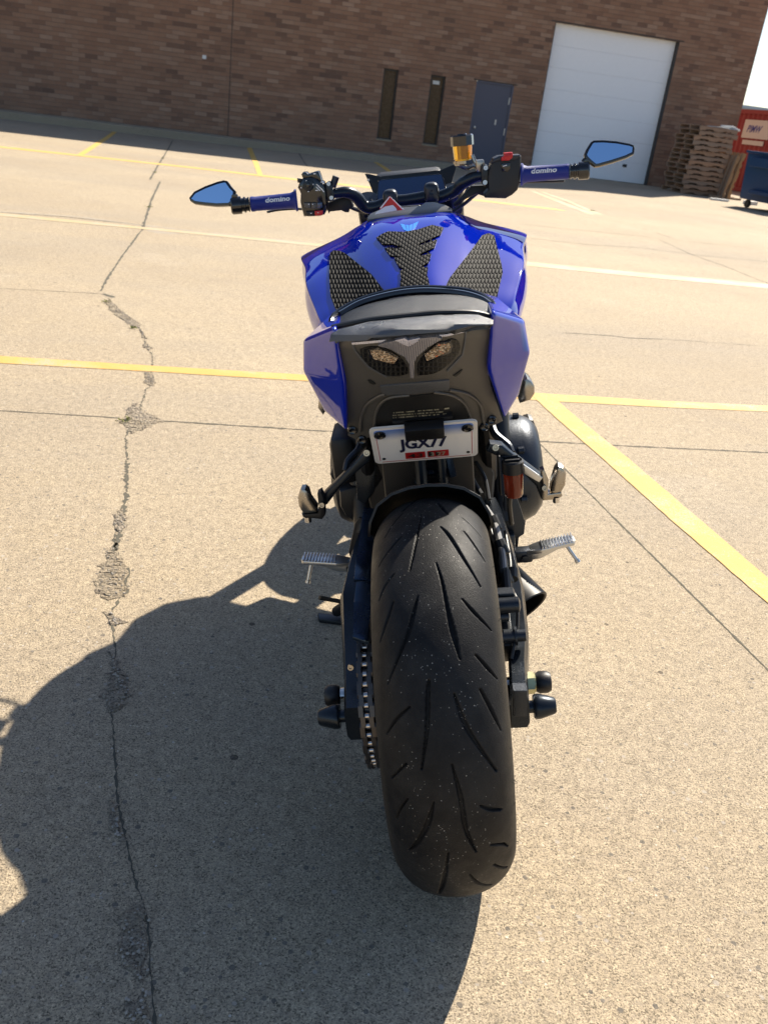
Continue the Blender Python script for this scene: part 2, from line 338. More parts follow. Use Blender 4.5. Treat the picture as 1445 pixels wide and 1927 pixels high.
# ------------------------------------------------------------------ mesh helpers
def link(name, me, mat=None, parent=None, smooth=False):
    if mat is not None:
        if isinstance(mat, (list, tuple)):
            for x in mat: me.materials.append(MAT[x])
        else: me.materials.append(MAT[mat])
    if smooth:
        for p in me.polygons: p.use_smooth = True
    o = bpy.data.objects.new(name, me); COL.objects.link(o)
    if parent is not None: o.parent = parent
    return o
def autosmooth(o, ang=35):
    me = o.data
    bm = bmesh.new(); bm.from_mesh(me)
    for f in bm.faces: f.smooth = True
    for e in bm.edges:
        if len(e.link_faces) == 2: e.smooth = e.calc_face_angle(0) < R(ang)
        else: e.smooth = False
    bm.to_mesh(me); bm.free()
def obj(name, bm, mat, parent=None, smooth=None, ang=35):
    me = bpy.data.meshes.new(name); bm.normal_update(); bm.to_mesh(me); bm.free()
    o = link(name, me, mat, parent)
    if smooth is not False: autosmooth(o, ang)
    return o
def B(): return bmesh.new()
def add_box(bm, c, s, rot=None, bev=0.0, seg=2, mi=0):
    r = bmesh.ops.create_cube(bm, size=1.0)
    vs = r['verts']
    bmesh.ops.scale(bm, vec=s, verts=vs)
    fs = list({f for v in vs for f in v.link_faces})
    if bev:
        es = list({e for v in vs for e in v.link_edges})
        q = bmesh.ops.bevel(bm, geom=es, offset=bev, segments=seg, affect='EDGES', profile=0.5)
        fs = list({f for f in fs if f.is_valid} | set(q['faces']))
        vs = list({v for f in fs for v in f.verts})
    if rot is not None: bmesh.ops.rotate(bm, cent=(0, 0, 0), matrix=rot, verts=vs)
    bmesh.ops.translate(bm, vec=c, verts=vs)
    for f in fs: f.material_index = mi
def cat(pts, n=6):
    P = [np.array(p, float) for p in pts]
    if len(P) < 3: return [P[0] + (P[-1] - P[0]) * t for t in np.linspace(0, 1, n + 1)]
    out = []
    Q = [2 * P[0] - P[1]] + P + [2 * P[-1] - P[-2]]
    for i in range(1, len(Q) - 2):
        for t in np.linspace(0, 1, n, endpoint=False):
            a, b_, c_, d_ = Q[i - 1], Q[i], Q[i + 1], Q[i + 2]
            out.append(0.5 * ((2 * b_) + (c_ - a) * t + (2 * a - 5 * b_ + 4 * c_ - d_) * t * t + (3 * b_ - a - 3 * c_ + d_) * t ** 3))
    out.append(P[-1]); return out
def add_tube(bm, pts, r, seg=12, smooth=5, mi=0, cap=True, flat=1.0):
    """pts: xyz or xyzr, smoothed"""
    P = [tuple(p) if len(p) == 4 else tuple(p) + (r,) for p in pts]
    P = cat(P, smooth) if smooth else [np.array(p, float) for p in P]
    up = Vector((0, 0, 1)); prev = None; rings = []
    for i, p in enumerate(P):
        a = P[max(0, i - 1)]; c_ = P[min(len(P) - 1, i + 1)]
        t = Vector((c_ - a)[:3]).normalized()
        if prev is None:
            u = t.cross(up)
            if u.length < 0.1: u = t.cross(Vector((0, 1, 0)))
            u.normalize()
        else:
            u = (prev - t * prev.dot(t)).normalized()
        prev = u; v = t.cross(u)
        rings.append([bm.verts.new(Vector(p[:3]) + (u * math.cos(k * 2 * math.pi / seg) + v * flat * math.sin(k * 2 * math.pi / seg)) * p[3]) for k in range(seg)])
    for a, c_ in zip(rings, rings[1:]):
        for k in range(seg):
            f = bm.faces.new((a[k], a[(k + 1) % seg], c_[(k + 1) % seg], c_[k])); f.material_index = mi; f.smooth = True
    if cap:
        for rg, rev in ((rings[0], True), (rings[-1], False)):
            f = bm.faces.new(rg[::-1] if rev else rg); f.material_index = mi
def add_lathe(bm, prof, c, axis, seg=24, mi=0, a0=0, a1=2 * math.pi):
    """prof: (along, radius) list"""
    ax = Vector(axis).normalized(); u = ax.cross(Vector((0, 0, 1)))
    if u.length < 0.1: u = ax.cross(Vector((0, 1, 0)))
    u.normalize(); v = ax.cross(u); c = Vector(c)
    full = abs(a1 - a0 - 2 * math.pi) < 1e-6; n = seg if full else seg + 1
    rings = []
    for h, r in prof:
        if r < 1e-6: rings.append([bm.verts.new(c + ax * h)] * n); continue
        rings.append([bm.verts.new(c + ax * h + (u * math.cos(a0 + (a1 - a0) * k / seg) + v * math.sin(a0 + (a1 - a0) * k / seg)) * r) for k in range(n)])
    for a, b_ in zip(rings, rings[1:]):
        for k in range(seg):
            q = [a[k], a[(k + 1) % n], b_[(k + 1) % n], b_[k]]
            q2 = []
            for z in q:
                if z not in q2: q2.append(z)
            if len(q2) > 2:
                f = bm.faces.new(q2); f.material_index = mi; f.smooth = True
def add_prism(bm, pts, vec, bev=0.0, mi=0):
    """pts closed planar-ish outline in 3D, extruded by vec"""
    vec = Vector(vec)
    a = [bm.verts.new(Vector(p)) for p in pts]; b_ = [bm.verts.new(Vector(p) + vec) for p in pts]
    fs = [bm.faces.new(a), bm.faces.new(b_[::-1])]
    n = len(pts)
    for i in range(n): fs.append(bm.faces.new((a[i], b_[i], b_[(i + 1) % n], a[(i + 1) % n])))
    bmesh.ops.recalc_face_normals(bm, faces=fs)
    if bev:
        es = list({e for f in fs for e in f.edges})
        q = bmesh.ops.bevel(bm, geom=es, offset=bev, segments=2, affect='EDGES', profile=0.5, clamp_overlap=True)
        fs = [f for f in fs if f.is_valid] + list(q['faces'])
    for f in fs:
        if f.is_valid: f.material_index = mi
def text_mesh(body, size, mi=0, font=None, depth=0.0, shear=0.0, sx=1.0, bold=0.0):
    cu = bpy.data.curves.new('t', 'FONT'); cu.body = body; cu.size = size; cu.align_x = 'CENTER'; cu.align_y = 'CENTER'; cu.shear = shear
    cu.extrude = depth; cu.offset = bold; cu.resolution_u = 3
    o = bpy.data.objects.new('t', cu); COL.objects.link(o)
    dg = bpy.context.evaluated_depsgraph_get(); me = bpy.data.meshes.new_from_object(o.evaluated_get(dg))
    vs = [(v.co.x * sx, v.co.y, v.co.z) for v in me.vertices]; fs = [tuple(p.vertices) for p in me.polygons]
    bpy.data.objects.remove(o); bpy.data.curves.remove(cu); bpy.data.meshes.remove(me)
    return vs, fs
def add_mesh(bm, vs, fs, fn, mi=0):
    V = [bm.verts.new(fn(*v)) for v in vs]
    for f in fs:
        try: q = bm.faces.new([V[i] for i in f]); q.material_index = mi
        except ValueError: pass
def empty(name, loc=(0, 0, 0)):
    o = bpy.data.objects.new(name, None); COL.objects.link(o); o.location = loc; o.empty_display_size = 0.1; return o
def tag(o, label=None, cat_=None, group=None, kind=None):
    if label: o['label'] = label
    if cat_: o['category'] = cat_
    if group: o['group'] = group
    if kind: o['kind'] = kind
    return o

# ------------------------------------------------------------------ site frame: s along the wall, n away from the camera
YAW = R(14.1); WT = Vector((math.cos(YAW), math.sin(YAW), 0)); WN = Vector((-math.sin(YAW), math.cos(YAW), 0))
WALL_N = 25.98
def sstep(x, a, b_):
    t = min(1, max(0, (x - a) / (b_ - a))); return t * t * (3 - 2 * t)
def gz(s, n): return -0.2 * sstep(n, 9, 24.5) * (1 - sstep(s, 5.8, 9.4)) + 0.0
def SN(s, n, z=0.0): return WT * s + WN * n + Vector((0, 0, z))
camo = Vector((0, 0, CH))
def rayd(u, v): return (cr * ((u - 722.5) / FPX) + cd * ((v - 963.5) / FPX) + cf).normalized()
def ground(u, v, off=0.0):
    d = rayd(u, v); z = 0.0
    for _ in range(12):
        t = (z - CH) / d.z; P = camo + d * t; z = gz(P.dot(WT), P.dot(WN))
    P = P.copy(); P.z = z + off; return P

# ground sheet
def axis_vals(a, b_, near, step, far):
    out = []; x = a
    while x < b_: out.append(x); x += step if abs(x - near) < 20 else far
    out.append(b_); return out
ss = [-400, -200, -100, -60, -40] + [(-30 + i * 1.0) for i in range(71)] + [60, 100, 200, 400]
nn = [-300, -100, -40, -15, -5] + [i * 0.75 for i in range(45)] + [40, 60, 100, 200, 500]
bm = B(); V = [[bm.verts.new(SN(s_, n_, gz(s_, n_))) for n_ in nn] for s_ in ss]
for i in range(len(ss) - 1):
    for j in range(len(nn) - 1): bm.faces.new((V[i][j], V[i + 1][j], V[i + 1][j + 1], V[i][j + 1]))
tag(obj('ground', bm, 'concrete', smooth=True), kind='structure')

def strip(name, pts, width, mat, off, jitter=0.0, step=0.05, wj=0.0, kind='structure', taper=False):
    """ribbon along ground polyline of world points"""
    P = [Vector(p) for p in pts]; dense = []
    for a, b_ in zip(P, P[1:]):
        n = max(1, int((b_ - a).length / step)); dense += [a.lerp(b_, i / n) for i in range(n)]
    dense.append(P[-1]); bm = B(); L = []; Rr = []; ph = random.random() * 100
    N = len(dense)
    for i, p in enumerate(dense):
        t = (dense[min(N - 1, i + 1)] - dense[max(0, i - 1)]).normalized(); nr = Vector((-t.y, t.x, 0))
        j = (random.random() - 0.5) * jitter; ww = width * (1 + wj * (random.random() - 0.5) * 2)
        if taper: ww *= min(1, min(i, N - 1 - i) / (0.15 * N) + 0.1)
        for side, arr in ((1, L), (-1, Rr)):
            q = p + nr * (j + side * ww / 2); q.z = gz(q.dot(WT), q.dot(WN)) + off; arr.append(bm.verts.new(q))
    for i in range(N - 1): bm.faces.new((Rr[i], Rr[i + 1], L[i + 1], L[i]))
    return tag(obj(name, bm, mat, smooth=False), kind=kind)
def G(*q): return [ground(u, v) for u, v in q]
# expansion joints and cracks (traced on the ground plane)
J = dict(width=0.008, mat='joint', off=0.004, jitter=0.003, wj=0.5)
def joint(q, width=0.008, step=0.02, jit=0.003, wj=0.5, taper=False): strip('ground_joint', G(*q), width, 'joint', 0.0010, jit, step, wj, taper=taper)
joint([(-60, 770), (0, 773), (120, 780), (225, 787)], 0.007)
joint([(300, 792), (380, 797), (480, 803), (600, 811), (700, 815), (850, 823), (1020, 831), (1150, 838), (1445, 852), (1600, 860)], 0.009, wj=0.8)
joint([(1016, 836), (1075, 895), (1180, 1000), (1300, 1118), (1445, 1262), (1620, 1436)], 0.0065, 0.015, 0.002)
joint([(900, 720), (1016, 836)], 0.006)
joint([(240, 872), (238, 930), (232, 985), (215, 1040)], 0.010, 0.01, 0.008, 0.9)
joint([(212, 1165), (218, 1230), (207, 1310), (213, 1360), (218, 1440), (222, 1500), (240, 1600), (262, 1680), (280, 1740), (283, 1800), (290, 1930), (296, 2050)], 0.0035, 0.01, 0.004, 0.8)
joint([(190, 548), (205, 520), (232, 480), (268, 432)], 0.014, 0.03, 0.006)
joint([(268, 432), (286, 375), (302, 342)], 0.022, 0.05, 0.01)
joint([(283, 338), (300, 308), (325, 264)], 0.028, 0.05, 0.012)
joint([(0, 543), (80, 547), (190, 553)], 0.006, 0.05)
joint([(195, 553), (215, 560)], 0.03, 0.02, 0.01)
joint([(0, 400), (120, 408), (275, 424)], 0.02, 0.05, 0.01)
strip('ground_stain', G((0, 398), (140, 407), (275, 425), (420, 441), (600, 458)), 0.07, 'stain', 0.0006, 0.03, 0.06, 0.6)
strip('ground_stain', G((275, 432), (300, 436), (340, 440)), 0.16, 'stain', 0.0006, 0.03, 0.06, 0.6, taper=True)
joint([(560, 283), (578, 313)], 0.03, 0.05, 0.01); joint([(978, 421), (1060, 430), (1200, 444), (1410, 467)], 0.018, 0.06, 0.012)
joint([(860, 437), (999, 449), (1110, 461), (1200, 466), (1320, 481), (1460, 494)], 0.014, 0.06, 0.012)
joint([(1060, 378), (1130, 403), (1200, 428), (1264, 448)], 0.022, 0.06, 0.015)
joint([(1240, 451), (1300, 479), (1360, 500), (1420, 524), (1470, 543)], 0.014, 0.05, 0.02)
joint([(1056, 626), (1150, 632), (1180, 636), (1256, 639)], 0.011, 0.03, 0.004, 0.5, True)
joint([(1256, 639), (1445, 652)], 0.004, 0.03)
joint([(1200, 516), (1240, 521), (1290, 527)], 0.012, 0.03, 0.004, 0.5, True)
joint([(1240, 385), (1300, 398), (1380, 412), (1460, 432)], 0.015, 0.06, 0.03)
# painted bay lines
def band(q1, q2, mat, off=0.0018):
    """quad strip between two traced edges"""
    A = G(*q1); C = G(*q2); bm = B(); n = 60; rows = []
    def samp(L, t):
        x = t * (len(L) - 1); i = min(len(L) - 2, int(x)); return L[i].lerp(L[i + 1], x - i)
    for k in range(n + 1):
        a = samp(A, k / n); c_ = samp(C, k / n)
        for z in (a, c_):
            z += Vector((random.uniform(-1, 1), random.uniform(-1, 1), 0)) * 0.0015; z.z = gz(z.dot(WT), z.dot(WN)) + off
        rows.append((bm.verts.new(a), bm.verts.new(c_)))
    for a, b_ in zip(rows, rows[1:]): bm.faces.new((a[0], a[1], b_[1], b_[0]))
    bmesh.ops.recalc_face_normals(bm, faces=bm.faces)
    return tag(obj('painted_line', bm, mat, smooth=False), kind='structure')
band([(-80, 664), (0, 670), (290, 689), (600, 707), (1010, 740), (1250, 755), (1445, 764), (1600, 771)], [(-80, 678), (0, 684), (290, 700), (600, 719), (1010, 754), (1250, 767), (1445, 775), (1600, 782)], 'yellow')
band([(1038, 746), (1080, 782), (1180, 862), (1300, 965), (1445, 1090), (1700, 1312)], [(1002, 746), (1044, 786), (1140, 870), (1260, 978), (1445, 1137), (1650, 1318)], 'yellow', 0.0026)
band([(-80, 393), (0, 401), (275, 428), (600, 459), (996, 493), (1200, 513), (1445, 535), (1600, 549)], [(-80, 399), (0, 407), (275, 432), (600, 464), (996, 501), (1200, 521), (1445, 543), (1600, 557)], 'yellow_pale')
band([(-80, 267), (0, 275), (360, 314), (500, 330), (700, 352), (1100, 398)], [(-80, 269.5), (0, 278), (360, 316.5), (500, 333), (700, 355), (1100, 401)], 'yellow_far')
band([(143, 293), (183, 267), (212, 248)], [(155, 294), (196, 267), (221, 248)], 'yellow_far', 0.0026)
band([(486, 331), (476, 305), (465, 278)], [(496, 333), (486, 305), (474, 278)], 'yellow_far', 0.0026)
band([(733, 326), (718, 315), (703, 305)], [(742, 326), (727, 315), (710, 305)], 'yellow_far', 0.0026)
band([(998, 360), (1040, 377), (1110, 404)], [(1006, 360), (1050, 377), (1120, 403)], 'yellow_pale', 0.0026)
band([(1014, 360), (1060, 377), (1122, 403)], [(1022, 361), (1068, 377), (1136, 405)], 'yellow_pale', 0.0026)
# broken-out concrete along the crack
def patch(poly, off=0.0014, rough=0.0035, cell=0.012):
    P = G(*poly); P = [Vector((p.x, p.y)) for p in P]; pc_ = sum(P, Vector((0, 0))) / len(P); P = [pc_.lerp(p, .88) for p in P]
    # jitter outline
    out = []
    for a, b_ in zip(P, P[1:] + P[:1]):
        n = max(1, int((b_ - a).length / 0.012))
        for i in range(n): out.append(a.lerp(b_, i / n) + Vector((random.gauss(0, 0.0055), random.gauss(0, 0.0055))))
    bm = B(); vs = [bm.verts.new((p.x, p.y, off)) for p in out]; f = bm.faces.new(vs)
    bmesh.ops.triangulate(bm, faces=[f]); bmesh.ops.subdivide_edges(bm, edges=bm.edges, cuts=2)
    be = {v for e in bm.edges if e.is_boundary for v in e.verts}
    for v in bm.verts:
        if v not in be: v.co.z += random.uniform(0, rough)
    bmesh.ops.recalc_face_normals(bm, faces=bm.faces)
    return tag(obj('broken_concrete', bm, 'spall', smooth=False), kind='structure')
patches = [[(195, 563), (205, 562), (225, 580), (245, 595), (262, 608), (271, 616), (262, 622), (248, 615), (228, 602), (205, 585)],
 [(262, 620), (270, 625), (277, 640), (268, 636)], [(268, 648), (280, 647), (288, 656), (281, 660), (270, 655)],
 [(270, 700), (288, 700), (290, 712), (298, 722), (290, 728), (272, 722)],
 [(262, 755), (268, 775), (300, 785), (318, 793), (292, 800), (270, 812), (243, 822), (235, 806), (222, 796), (232, 785), (238, 768), (252, 756)],
 [(216, 965), (232, 955), (240, 975), (236, 995), (225, 1008), (214, 990)],
 [(200, 1030), (220, 1035), (236, 1055), (243, 1080), (242, 1110), (236, 1128), (205, 1135), (180, 1120), (172, 1095), (190, 1060)],
 [(205, 1150), (218, 1160), (234, 1172), (222, 1180), (206, 1172)],
 [(208, 1215), (225, 1240), (246, 1275), (250, 1300), (232, 1330), (215, 1352), (200, 1345), (196, 1310), (205, 1260)],
 [(206, 1500), (222, 1540), (238, 1580), (226, 1590), (212, 1560)],
 [(228, 1710), (262, 1692), (284, 1730), (282, 1800), (284, 1840), (262, 1850), (235, 1840), (216, 1800), (218, 1745)],
 [(238, 1880), (280, 1860), (292, 1940), (240, 1940)]]
for q in patches: patch(q)
joint([(205, 562), (218, 580), (238, 598), (262, 616), (270, 632), (274, 650), (287, 668), (288, 690), (283, 702), (291, 716), (275, 735), (268, 755), (262, 780), (244, 800), (238, 824), (240, 872)], 0.005, 0.012, 0.010, 0.9)
joint([(232, 985), (215, 1008), (222, 1050), (241, 1075), (240, 1110), (212, 1150), (212, 1165)], 0.006, 0.012, 0.012, 0.9)
joint([(222, 1050), (200, 1062), (186, 1078)], 0.004, 0.01, 0.008, 0.9, True)
# loose chips in the broken patches (too many to count)
bm = B()
for q in patches:
    P = G(*q); cx = sum((p for p in P), Vector()) / len(P); rad = max((p - cx).length for p in P)
    for _ in range(int(14 + 260 * rad)):
        t = random.random() ** 0.6; pa = random.choice(P); pb = random.choice(P)
        p = cx.lerp(pa.lerp(pb, random.random() * 0.5), t); s_ = random.uniform(0.0009, 0.0032)
        r_ = bmesh.ops.create_icosphere(bm, subdivisions=1, radius=s_)['verts']
        for v in r_: v.co = Vector((v.co.x * random.uniform(.7, 1.3), v.co.y * random.uniform(.7, 1.3), v.co.z * .7)) * random.uniform(.8, 1.2) + Vector((p.x, p.y, 0.003 + s_ * 0.3))
tag(obj('concrete_chips', bm, 'pebble', smooth=False), 'loose grey chips lying in the broken joints of the pavement', 'gravel', kind='stuff')
bm = B()
for (u, v_, k, rad) in ((200, 568, 12, .03), (248, 618, 10, .03), (231, 793, 12, .025), (307, 298, 20, .03), (292, 325, 16, .03), (1115, 397, 20, .06), (280, 390, 10, .04)):
    c_ = ground(u, v_)
    for _ in range(k * 3):
        a = random.uniform(0, 6.28); rr_ = rad * random.random(); p = c_ + Vector((math.cos(a) * rr_, math.sin(a) * rr_ * 1.5, 0)); h = random.uniform(.004, .012) * (1 + rad * 8)
        w_ = h * 0.5; d_ = random.uniform(0, 3.1)
        q = [p + Vector((math.cos(d_) * w_, math.sin(d_) * w_, 0.005)), p - Vector((math.cos(d_) * w_, math.sin(d_) * w_, -0.005)), p + Vector((random.uniform(-h, h), random.uniform(-h, h), h))]
        bm.faces.new([bm.verts.new(x) for x in q])
tag(obj('weeds', bm, 'moss', smooth=False), 'small green weeds and moss growing in the pavement joints', 'weeds', kind='stuff')

# ------------------------------------------------------------------ brick building
building = tag(empty('brick_building', SN(0, WALL_N, 0)), 'brown brick industrial building with narrow windows and a white roller door', 'building')
building.rotation_euler = (0, 0, YAW)
def bx(name, x0, x1, y0, y1, z0, z1, mat, parent=building, bev=0.0):
    bm = B(); add_box(bm, ((x0 + x1) / 2, (y0 + y1) / 2, (z0 + z1) / 2), (x1 - x0, y1 - y0, z1 - z0), bev=bev)
    return obj(name, bm, mat, parent, smooth=False)
HB = 7.7
# wall with openings: (s0,s1,z0,z1)
ops = [(4.93, 5.34, 0.37, 2.14), (6.25, 6.67, 0.38, 2.14), (7.55, 8.64, -0.3, 2.16), (9.52, 13.28, -0.3, 3.84)]
xs_ = [-45] + [v for o_ in ops for v in o_[:2]] + [15.72]
bm = B()
for i in range(len(xs_) - 1):
    x0, x1 = xs_[i], xs_[i + 1]
    if i % 2 == 0: segs = [(-0.4, HB)]
    else:
        o_ = ops[i // 2]; segs = [(-0.4, o_[2]), (o_[3], HB)] if o_[2] > 0 else [(o_[3], HB)]
    for z0, z1 in segs: add_box(bm, ((x0 + x1) / 2, 0.15, (z0 + z1) / 2), (x1 - x0, 0.30, z1 - z0))
bmesh.ops.remove_doubles(bm, verts=bm.verts, dist=0.0005)
obj('wall', bm, 'brick', building, smooth=False)
bx('side_wall', 15.40, 15.719, 0.302, 24, -0.4, HB - .002, 'brick'); bx('roof', -45, 15.40, 0.302, 24, HB - 0.4, HB - 0.1, 'lintel')
bx('expansion_joint', 0.865, 0.885, -0.004, 0.02, -0.1, HB - .01, 'lintel')
for k, o_ in enumerate(ops[:2]):
    f = B(); x0, x1, z0, z1 = o_; t = 0.045
    for a in ((x0 + t / 2, (z0 + z1) / 2, t, z1 - z0), (x1 - t / 2, (z0 + z1) / 2, t, z1 - z0), ((x0 + x1) / 2, z0 + t / 2, x1 - x0 - 2 * t, t), ((x0 + x1) / 2, z1 - t / 2, x1 - x0 - 2 * t, t)):
        add_box(f, (a[0], 0.10, a[1]), (a[2], 0.06, a[3]))
    wf = obj('window', f, 'win_frame', building, smooth=False)
    bx('pane', x0 + t, x1 - t, 0.115, 0.125, z0 + t, z1 - t, 'win_glass', wf)
    bx('sill', x0 - .02, x1 + .02, -0.02, 0.068, z0 - 0.03, z0 + .012, 'kerb', wf)
    if k == 1: bx('notice', x0 + .09, x1 - .14, 0.112, 0.1145, z1 - .22, z1 - .13, 'paper', wf)
# man door
x0, x1, z1 = 7.55, 8.64, 2.16
f = B()
for a in ((x0 + .025, 1.07, .05, 2.14), (x1 - .025, 1.07, .05, 2.14), ((x0 + x1) / 2, z1 - .02, x1 - x0 - .1, .04)): add_box(f, (a[0], 0.06, a[1]), (a[2], 0.12, a[3]))
df = obj('door_frame', f, 'door_grey', building, smooth=False)
dr = bx('door', x0 + .052, x1 - .052, 0.03, 0.075, 0.01, z1 - .042, 'door_grey')
bm = B(); add_lathe(bm, [(0, 0), (0, .035), (.02, .038), (.05, .03), (.055, 0)], (x0 + .13, .03, .98), (0, -1, 0), 12); obj('handle', bm, 'metal_small', dr)
bx('lock_plate', x0 + .70, x0 + .74, 0.02, 0.029, 1.10, 1.24, 'metal_small', dr)
for z in (1.75, 0.95, .25): bx('hinge', x1 - .085, x1 - .06, 0.008, 0.029, z - .09, z + .09, 'metal_small', dr)
bx('lintel', x0 - .1, x1 + .1, -0.006, 0.02, z1 + .003, z1 + .03, 'lintel')
bx('lintel', 9.40, 13.40, -0.006, 0.02, 3.845, 3.87, 'lintel')
# roller door with horizontal sections
gd = B(); nsec = 7
for i in range(nsec):
    h = 3.84 / nsec; add_box(gd, (11.4, 0.215, i * h + h / 2 + .012), (3.72, .05, h - .002), bev=.003, seg=1)
gdo = obj('roller_door', gd, 'garage', building, smooth=False)
bx('jamb', 9.521, 9.54, .005, .295, 0, 3.835, 'win_frame'); bx('jamb', 13.262, 13.279, .005, .295, 0, 3.835, 'win_frame')
bx('door_pull', 12.45, 12.58, .175, .189, .42, .5, 'win_frame', gdo)
# small white mark, patched bricks
bx('patch', .15, .25, -.006, .004, 1.76, 1.85, 'paper')
# vertical soldier joints above
# kerb in front of the wall
bm = B(); N = 60; rows = []
for i in range(N + 1):
    s_ = -30 + i * (9.3 + 30) / N; g0 = gz(s_, WALL_N - .62); top = -0.02 + 0.005 * math.sin(i * 1.7)
    rows.append([bm.verts.new(SN(s_, WALL_N - .62, g0 - .05)), bm.verts.new(SN(s_, WALL_N - .60, top - .02)), bm.verts.new(SN(s_, WALL_N - .57, top)), bm.verts.new(SN(s_, WALL_N + 0.001 - .004, top + .01))])
for a, b_ in zip(rows, rows[1:]):
    for k in range(3): bm.faces.new((a[k], b_[k], b_[k + 1], a[k + 1]))
bmesh.ops.recalc_face_normals(bm, faces=bm.faces)
tag(obj('kerb', bm, 'kerb', smooth=False), kind='structure')

# ------------------------------------------------------------------ pallets
def make_pallet():
    t = empty('pallet')
    d = B()
    for i in range(7): add_box(d, (0, -.45 + i * .15, .115), (1.2, .095, .016))
    obj('deck', d, 'wood', t, smooth=False)
    d = B()
    for y in (-.49, 0, .49):
        # stringer with two fork notches
        pts = [(-.6, 0), (-.42, 0), (-.40, .032), (-.16, .032), (-.14, 0), (.14, 0), (.16, .032), (.40, .032), (.42, 0), (.6, 0), (.6, .09), (-.6, .09)]
        add_prism(d, [(x, y - .019, z + .017) for x, z in pts], (0, .038, 0))
    obj('stringer', d, 'wood', t, smooth=False)
    d = B()
    for i in range(5): add_box(d, (0 if False else -.55 + i * .275, 0, .008), (.09, 1.0, .015))
    obj('base_board', d, 'wood', t, smooth=False)
    return t
def copy_thing(o):
    c_ = o.copy(); COL.objects.link(c_)
    for ch in list(o.children):
        k = ch.copy(); COL.objects.link(k); k.parent = c_
    return c_
p0 = make_pallet(); NP = 14
ordn = ['bottom', 'second', 'third', 'fourth', 'fifth', 'sixth', 'seventh', 'eighth', 'ninth', 'tenth', 'eleventh', 'twelfth', 'thirteenth', 'topmost']
base = SN(13.72, 24.25, 0)
for i in range(NP):
    o = p0 if i == 0 else copy_thing(p0)
    k = i / NP
    o.location = base + WT * (random.uniform(-.07, .07) + .10 * k) + WN * random.uniform(-.05, .05) + Vector((0, 0, i * .1255))
    o.rotation_euler = (0, 0, YAW + R(3) + random.uniform(-.05, .05))
    tag(o, f'{ordn[i]} weathered pallet of the stack beside the roller door' if i not in (0, 13) else (f'weathered pallet at the bottom of the stack beside the roller door' if i == 0 else 'topmost pallet of the stack with a white sheet on it'), 'pallet', 'wooden pallets stacked by the wall')
for k, (s_, lab) in enumerate(((14.40, 'fresh brown pallet leaning upright against the pallet stack, left one'), (14.52, 'fresh brown pallet leaning upright nearest the red container'))):
    o = copy_thing(p0)
    for ch in o.children:
        ch.data = ch.data.copy(); ch.data.materials.clear(); ch.data.materials.append(MAT['wood_new'])
    o.location = SN(s_ + .05, 24.0, .52 if k == 0 else .6); o.rotation_euler = (R(90), R(84), YAW + R(5)); o.rotation_mode = 'XYZ'
    o.rotation_euler = (R(0), R(-82), YAW + R(4 + 5 * k))
    tag(o, lab, 'pallet', 'pallets leaning against the stack')
bm = B()
add_box(bm, (.25, 0, 0), (.55, .8, .02), bev=.008); add_box(bm, (.42, -.1, .03), (.3, .6, .05), rot=Matrix.Rotation(.25, 3, 'Y'), bev=.02)
o = tag(obj('white_sheet', bm, 'paper'), 'crumpled white sheet lying on top of the pallet stack', 'sheet'); o.location = base + WT * .28 + Vector((0, 0, NP * .1255 + .02)); o.rotation_euler = (0, .05, YAW)
for k, (u, v_, L_, a, lab) in enumerate(((1362, 374, 1.0, .05, 'pale broken plank lying flat in front of the pallets'), (1352, 378, .5, -.1, 'short pale plank lying at the foot of the leaning brown pallets'), (1410, 385, .35, .3, 'small white block lying beside the dumpster wheel'))):
    bm = B(); add_box(bm, (0, 0, .03), (L_, .12 if k < 2 else .2, .05 if k < 2 else .12), bev=.008)
    if k == 0: add_box(bm, (.1, .13, .04), (L_ * .6, .09, .05), rot=Matrix.Rotation(.2, 3, 'Z'), bev=.008)
    o = tag(obj('plank', bm, 'paper' if k else 'wood_new', smooth=False), lab, 'plank'); o.location = ground(u, v_); o.rotation_euler = (0, 0, YAW + a)

# ------------------------------------------------------------------ container
ct = tag(empty('shipping_container', SN(18.3, 24, 0)), 'red corrugated shipping container with a white sign, behind the pallets', 'container'); ct.rotation_euler = (0, 0, YAW)
bm = B(); pr = []; y = -7.0; x_in, x_out = 0.0, -0.036
while y < 8.0:
    pr += [(x_out, y), (x_out, y + .07), (x_in, y + .14), (x_in, y + .21)]; y += .28
a = [bm.verts.new((x, yy_, .15)) for x, yy_ in pr]; b_ = [bm.verts.new((x, yy_, 2.45)) for x, yy_ in pr]
for i in range(len(pr) - 1): bm.faces.new((a[i], a[i + 1], b_[i + 1], b_[i]))
bmesh.ops.recalc_face_normals(bm, faces=bm.faces)
obj('side_panel', bm, 'cont_red', ct, smooth=False)
bx('top_rail', -.06, .06, -7.05, 8.05, 2.451, 2.58, 'cont_red', ct); bx('bottom_rail', -.06, .06, -7.05, 8.05, 0.02, .149, 'cont_red', ct)
bx('corner_post', -.06, .10, 8.051, 8.2, 0.02, 2.58, 'cont_red', ct); bx('end_panel', .0, 2.4, 7.9, 7.99, .15, 2.45, 'cont_red', ct); bx('roof', .061, 2.4, -7, 8, 2.5, 2.56, 'cont_red', ct); bx('far_side', 2.4, 2.44, -7, 8, .1, 2.56, 'cont_red', ct)
# sign on the side
sg = bx('sign', -.052, -.042, 4.15, 5.75, 1.70, 2.27, 'sign_white', ct)
bm = B(); vs, fs = text_mesh('PIMW', .30, shear=.35, sx=1.05, bold=.008); add_mesh(bm, vs, fs, lambda x, y_, z: Vector((-.0545, 5.12 - x, 1.98 + y_))); obj('lettering', bm, 'sign_blue', sg, smooth=False)
bx('lower_sign', -.052, -.042, 4.35, 5.6, 1.50, 1.64, 'sign_white', ct)
